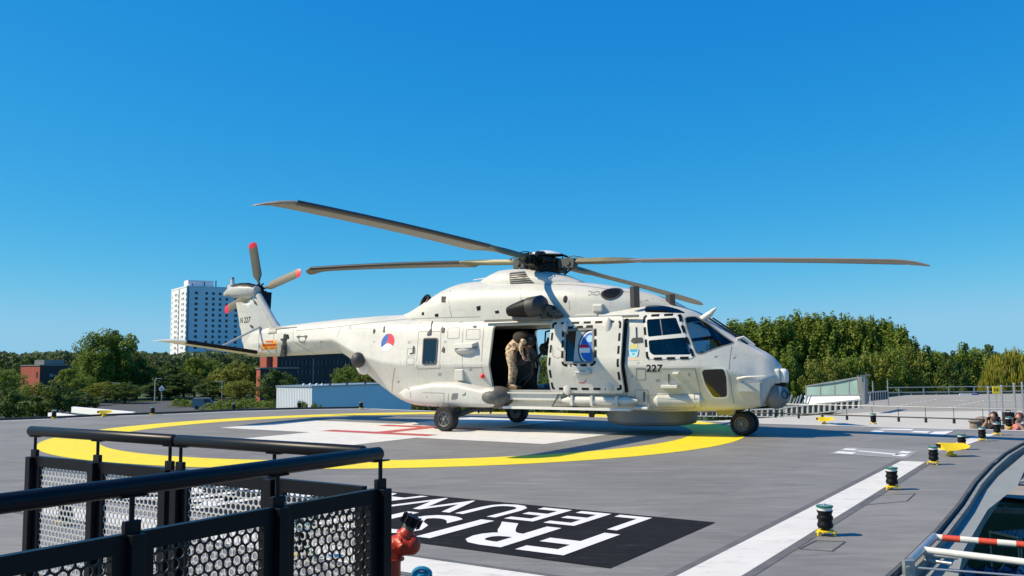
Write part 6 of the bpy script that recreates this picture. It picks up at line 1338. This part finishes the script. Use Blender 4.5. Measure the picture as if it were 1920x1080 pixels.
a_ = dep(384, 766, 185); t = empty('parked_van', Vector((a_.x, a_.y, GZ+.02)), .2); tag(t, 'grey-blue van parked behind the deck edge near the hedges', 'van')
b = MB(); prof = [(-2.4, .35), (-2.4, 2.0), (-2.2, 2.25), (.9, 2.25), (1.6, 1.45), (2.4, 1.15), (2.5, .5), (2.4, .35)]; b.prism([(x, -.95, z) for x, z in prof], (0, 1.9, 0)); vbody = b.build('body', M['gutter'], t)
b = MB(); b.prism([(-.1, -.96, 1.4), (1.35, -.96, 1.4), (.85, -.96, 2.05), (-.1, -.96, 2.05)], (0, -.01, 0)); b.build('window', M['pane'], vbody)
for x in (-1.5, 1.5):
    for y in (-.85, .85): b = MB(); b.cyl((x, y-.12, .35), (x, y+.12, .35), .35, n=16); b.build('wheel', M['rubber'], t, 40)
# ================================================================== TREES
def crown_mesh(name, seed, H=15.0, Wd=9.0, n_cl=70, n_leaf=80, leaf=.34, base=.12, mode='round', m=None):
    r = random.Random(seed); vs = []; fs = []
    for c in range(n_cl):
        if mode == 'round':
            th = r.uniform(0, 2*PI); u = r.uniform(-.95, 1); rad = (r.random()**.42); rr_ = math.sqrt(max(0, 1-u*u))*rad
            wob = 1+.22*math.sin(3*th+seed)+.15*math.sin(5*u+seed)
            cx, cy, cz = rr_*math.cos(th)*Wd/2*wob, rr_*math.sin(th)*Wd/2*wob, H*(base+(1-base)*(.5+.47*u*(.55+.45*rad)))
            cr, cv = r.uniform(.06, .13)*Wd, r.uniform(.8, 1.4)
        elif mode == 'poplar':
            f = r.random()**.8; th = r.uniform(0, 2*PI); w_ = Wd/2*(1-.8*f**5)*(.45+.55*min(1, f*3+.3))*(r.random()**.45); cx, cy, cz = w_*math.cos(th), w_*math.sin(th), H*(base+(1-base)*f*.97); cr, cv = r.uniform(.05, .10)*Wd, r.uniform(2.2, 3.6)
        else:
            th = r.uniform(0, 2*PI); rad = r.random()**.5; cx, cy = rad*Wd/2*math.cos(th), rad*Wd/2*math.sin(th); top = H*(1-.38*rad**2.2-.1*r.random()); cz = top; cr = .06*Wd; cv = 1
        for l in range(int(n_leaf*r.uniform(.6, 1.4))):
            if mode == 'willow':
                dz = r.random(); a = r.uniform(0, 2*PI); p = Vector((cx+cr*.5*r.gauss(0, 1)*(.6+dz), cy+cr*.5*r.gauss(0, 1)*(.6+dz), cz-dz*H*.55)); n_ = Vector((r.gauss(0, 1), r.gauss(0, 1), .1)).normalized(); t1 = (Vector((0, 0, 1))+Vector((r.gauss(0, .15), r.gauss(0, .15), 0))).normalized(); t2 = t1.cross(n_).normalized(); a_, b_ = leaf*1.5, leaf*.35
            else:
                while True:
                    q = Vector((r.uniform(-1, 1), r.uniform(-1, 1), r.uniform(-1, 1)))
                    if .2 < q.length < 1: break
                q = q.normalized()*(q.length**.5); p = Vector((cx+q.x*cr, cy+q.y*cr, cz+q.z*cr*cv)); n_ = (q+Vector((r.gauss(0, .6), r.gauss(0, .6), r.gauss(0, .6)+.3))).normalized(); t1 = n_.orthogonal().normalized(); t1.rotate(Matrix.Rotation(r.uniform(0, 6.28), 3, n_)); t2 = n_.cross(t1); a_ = leaf*r.uniform(.6, 1.15); b_ = a_*.62
            if p.z < .2: continue
            k = len(vs); vs += [p+t1*a_, p+t2*b_, p-t1*a_, p-t2*b_]; fs.append((k, k+1, k+2, k+3))
    me = bpy.data.meshes.new(name); me.from_pydata([tuple(v) for v in vs], [], fs); me.materials.append(m); return me
def trunk_mesh(name, seed, H, Wd, base=.3):
    r = random.Random(seed); b = MB(); b.tube([(0, 0, 0), (.1, 0, H*.25), (-.1, .1, H*.55), (.05, 0, H*.85)], [H*.022, H*.017, H*.011, H*.004], 8)
    for k in range(9): a = r.uniform(0, 6.28); z = H*r.uniform(.2, .7); L = Wd*r.uniform(.22, .40); b.tube([(0, 0, z), (L*.5*math.cos(a), L*.5*math.sin(a), z+L*.35), (L*math.cos(a), L*math.sin(a), z+L*.9)], [H*.009, H*.006, H*.002], 6)
    me = bpy.data.meshes.new(name); me.from_pydata([tuple(v) for v in b.v], [], b.f); me.materials.append(M['bark']); return me
VAR = {}
def variant(k):
    if k not in VAR:
        spec = {'A': (11, 15, 10, 130, 75, .24, .08, 'round', 'leafA'), 'A2': (12, 15, 9, 120, 75, .24, .10, 'round', 'leafA'), 'B': (13, 15, 8.5, 120, 75, .25, .05, 'round', 'leafB'), 'C': (14, 12, 8.5, 120, 75, .22, .04, 'round', 'leafC'), 'P': (15, 16, 6, 150, 75, .21, .06, 'poplar', 'leafA'), 'P2': (16, 16, 6.5, 150, 75, .21, .06, 'poplar', 'leafA'), 'P3': (19, 16, 6.5, 150, 75, .21, .06, 'poplar', 'leafM'), 'W': (17, 12, 11, 150, 80, .27, 0, 'willow', 'leafD'), 'S': (18, 2.4, 4.5, 50, 60, .12, 0, 'round', 'leafF'), 'G': (20, 14, 8, 110, 75, .24, .08, 'round', 'leafF')}[k]
        sd_, H, Wd, nc, nl, lf, bs, md, ml = spec; VAR[k] = (H, Wd, crown_mesh('crown', sd_, H, Wd, nc, nl, lf, bs, md, M[ml]), trunk_mesh('trunk', sd_, H, Wd))
    return VAR[k]
def tree(px, ytop, Y, wpx, k, lab, group, name=None, gz=None):
    H, Wd, cm_, tm_ = variant(k); gz = GZ if gz is None else gz; top = dep(px, ytop, Y); h = top.z-gz; w = wpx/FPX*Y
    t = empty(name or {'P': 'poplar_tree', 'P2': 'poplar_tree', 'P3': 'poplar_tree', 'W': 'willow_tree', 'S': 'shrub'}.get(k, 'broadleaf_tree'), Vector((top.x, top.y, gz)), R.uniform(0, 6.28)); tag(t, lab, 'shrub' if k == 'S' else 'tree', group); t.scale = (w/Wd, w/Wd, h/H)
    for nm_, me in (('crown', cm_), ('trunk', tm_)):
        o = bpy.data.objects.new(nm_, me); COL.objects.link(o); o.parent = t
GL, GR_ = 'trees left of the helicopter', 'trees right of the helicopter'
LT = [(186, 618, 236, 84, 'A', 'left half of the tall twin-topped tree rising above the treeline at left'), (220, 616, 240, 92, 'A2', 'right half of the tall twin-topped tree rising above the treeline at left'), (176, 655, 232, 70, 'A', 'olive lower shoulder on the left side of the tall twin-topped tree'), (258, 658, 245, 60, 'B', 'dark tree right behind the tall twin-topped tree'), (132, 690, 205, 60, 'G', 'bright yellow-green small tree left of the tall twin-topped tree'),
      (60, 664, 345, 60, 'B', 'dark tree behind the red brick building'), (12, 690, 200, 70, 'A', 'tree at the very left edge left of the red brick building'), (14, 722, 130, 80, 'B', 'dark tree in the lower left corner above the deck edge'), (62, 716, 140, 80, 'C', 'brownish olive tree below the red brick building'), (108, 712, 140, 70, 'B', 'dark green tree below the dark wall of the brick building'), (150, 730, 165, 70, 'B', 'low dark tree left of the first street lamp'),
      (285, 682, 260, 60, 'B', 'dark tree behind the first street lamp'), (318, 679, 250, 70, 'B', 'dark spreading tree behind the white road sign'), (345, 695, 240, 70, 'B', 'dark tree below the white face of the tower'), (366, 669, 255, 56, 'G', 'bright green tree in front of the tower corner'), (392, 672, 258, 60, 'A', 'mid green tree in front of the shaded tower face'), (418, 690, 240, 64, 'C', 'olive tree behind the rightmost street lamp'), (448, 676, 245, 60, 'C', 'olive green tree directly under the tail fin'), (474, 684, 248, 50, 'A', 'green tree left of the brick stair tower'),
      (515, 688, 175, 62, 'B', 'dark round tree before the brick annex under the boom'), (546, 700, 178, 40, 'B', 'small dark tree at the left end of the dark office windows'), (652, 684, 165, 56, 'A', 'tree in front of the right end of the dark office'), (690, 690, 165, 60, 'C', 'olive tree between dark office and rear fuselage'), (720, 702, 160, 60, 'B', 'dark tree above the shed, beside the rear fuselage'), (235, 715, 215, 70, 'B', 'low dark tree behind the second street lamp'), (200, 715, 222, 80, 'C', 'olive undergrowth tree at the foot of the tall twin-topped tree'), (160, 705, 225, 60, 'A', 'green tree left of the foot of the tall twin-topped tree'), (300, 712, 235, 80, 'B', 'dark low tree right of the white road sign'), (400, 712, 230, 70, 'B', 'dark low tree between the two right street lamps'), (450, 712, 225, 70, 'C', 'low olive tree left of the brick annex'), (340, 655, 430, 60, 'B', 'distant tree left of the tower base')]
for q in LT[:-1]: tree(*q[:5], q[5], GL)
for i, q in enumerate(((340, 748, 195, 34, 'low hedge clump left of the van'), (430, 750, 150, 50, 'bright shrub right of the van'), (470, 748, 150, 50, 'bright shrub below the tail fin'), (503, 752, 140, 44, 'bright shrub just left of the white shed'), (400, 756, 160, 40, 'small bright shrub in front of the van'))): tree(q[0], q[1], q[2], q[3]*1.3, 'S', q[4], 'shrubs beyond the deck edge', gz=at(q[0], 772, GZ).z if False else dep(q[0], 775, q[2]).z)
for q in ((566, 752, 55, 17, 'small green shrub left of the white shed corner'), (593, 756, 56, 14, 'small green shrub at the shed corner')): tree(q[0], q[1], q[2], q[3]*1.4, 'S', q[4], 'shrubs beyond the deck edge', gz=dep(q[0], 778, q[2]).z)
BT = [(1352, 618, 118, 78, 'P2'), (1374, 606, 120, 90, 'P2'), (1402, 602, 124, 90, 'P'), (1432, 603, 121, 90, 'P2'), (1462, 598, 120, 90, 'P'), (1492, 590, 124, 87, 'P2'), (1520, 591, 122, 90, 'P3'), (1550, 591, 120, 90, 'P'), (1580, 596, 123, 87, 'P2'), (1608, 598, 120, 87, 'P3'), (1636, 600, 122, 87, 'P2'), (1662, 602, 121, 84, 'P'), (1686, 616, 118, 75, 'P2'), (1708, 634, 118, 69, 'P')]
ordn = ['first', 'second', 'third', 'fourth', 'fifth', 'sixth', 'seventh', 'eighth', 'ninth', 'tenth', 'eleventh', 'twelfth', 'thirteenth', 'fourteenth', 'fifteenth', 'sixteenth', 'seventeenth']
for i, q in enumerate(BT): tree(q[0], q[1]+5, *q[2:], '%s tree from the left in the tall back row right of the helicopter' % ordn[i], GR_)
for i in range(11): tree(1378+31*i, 609-(6 if 3 < i < 8 else 0)+(i*5 % 4)+(12 if i > 9 else 0), 133, 66, ['P', 'P3', 'P2'][i % 3], '%s tree from the left in the hindmost row right of the helicopter' % ordn[i], GR_)
FT = [(1478, 668, 100, 60, 'P2'), (1515, 670, 100, 70, 'C'), (1552, 660, 104, 76, 'C'), (1592, 664, 106, 70, 'A'), (1630, 655, 108, 74, 'C'), (1668, 648, 110, 74, 'A'), (1704, 642, 112, 70, 'C'), (1742, 646, 118, 70, 'A2'), (1776, 652, 116, 66, 'B'), (1812, 640, 120, 80, 'A2'), (1850, 640, 122, 76, 'B'), (1910, 660, 126, 80, 'A')]
for i, q in enumerate(FT): tree(*q, '%s tree from the left in the lower front row right of the helicopter' % ordn[i], GR_)
tree(1893, 648, 96, 110, 'W', 'yellow-green drooping willow at the right edge', GR_); tree(1862, 676, 92, 66, 'W', 'smaller drooping willow left of the large willow', GR_)
for i, px in enumerate(range(745, 1345, 46)):
    lab = 'tree seen through the open cabin door' if px == 1021 else '%s tree from the left in the row hidden behind the helicopter' % ordn[i]
    tree(px, 660 if px > 980 else 690, 118, 66, ['A', 'C', 'B'][i % 3], lab, 'trees behind the helicopter')
# far woodland as one mass
def wood(name, x0, x1, yt, Y, seed, lab):
    r = random.Random(seed); vs = []; fs = []
    n_ = int((x1-x0)*42)
    for k in range(n_):
        px = r.uniform(x0, x1); yy = Y*r.uniform(.93, 1.1); hump = 4*math.sin(px*.045+seed)+2.5*math.sin(px*.13)+2*math.sin(px*.31)
        top = dep(px, yt-hump*.5, yy).z; z = GZ+(top-GZ)*(r.random()**.45)+r.uniform(-.4, .7); p = dep(px, 700, yy); p.z = z
        nn = Vector((r.gauss(0, 1), r.gauss(-.6, 1), r.gauss(.5, 1))).normalized(); t1 = nn.orthogonal().normalized(); t1.rotate(Matrix.Rotation(r.uniform(0, 6.28), 3, nn)); t2 = nn.cross(t1); a = Y*.0024*r.uniform(.6, 1.3); k_ = len(vs); vs += [p+t1*a, p+t2*a*.7, p-t1*a, p-t2*a*.7]; fs.append((k_, k_+1, k_+2, k_+3))
    b = MB(); b.add(vs, fs); o = b.build(name, M['leafE'], recalc=False); tag(o, lab, 'woodland', kind='stuff')
wood('far_woodland', -60, 560, 664, 430, 3, 'distant wooded skyline behind the buildings at left')
wood('far_woodland', 1300, 2000, 668, 260, 5, 'dense green growth filling the gaps behind the right tree rows')
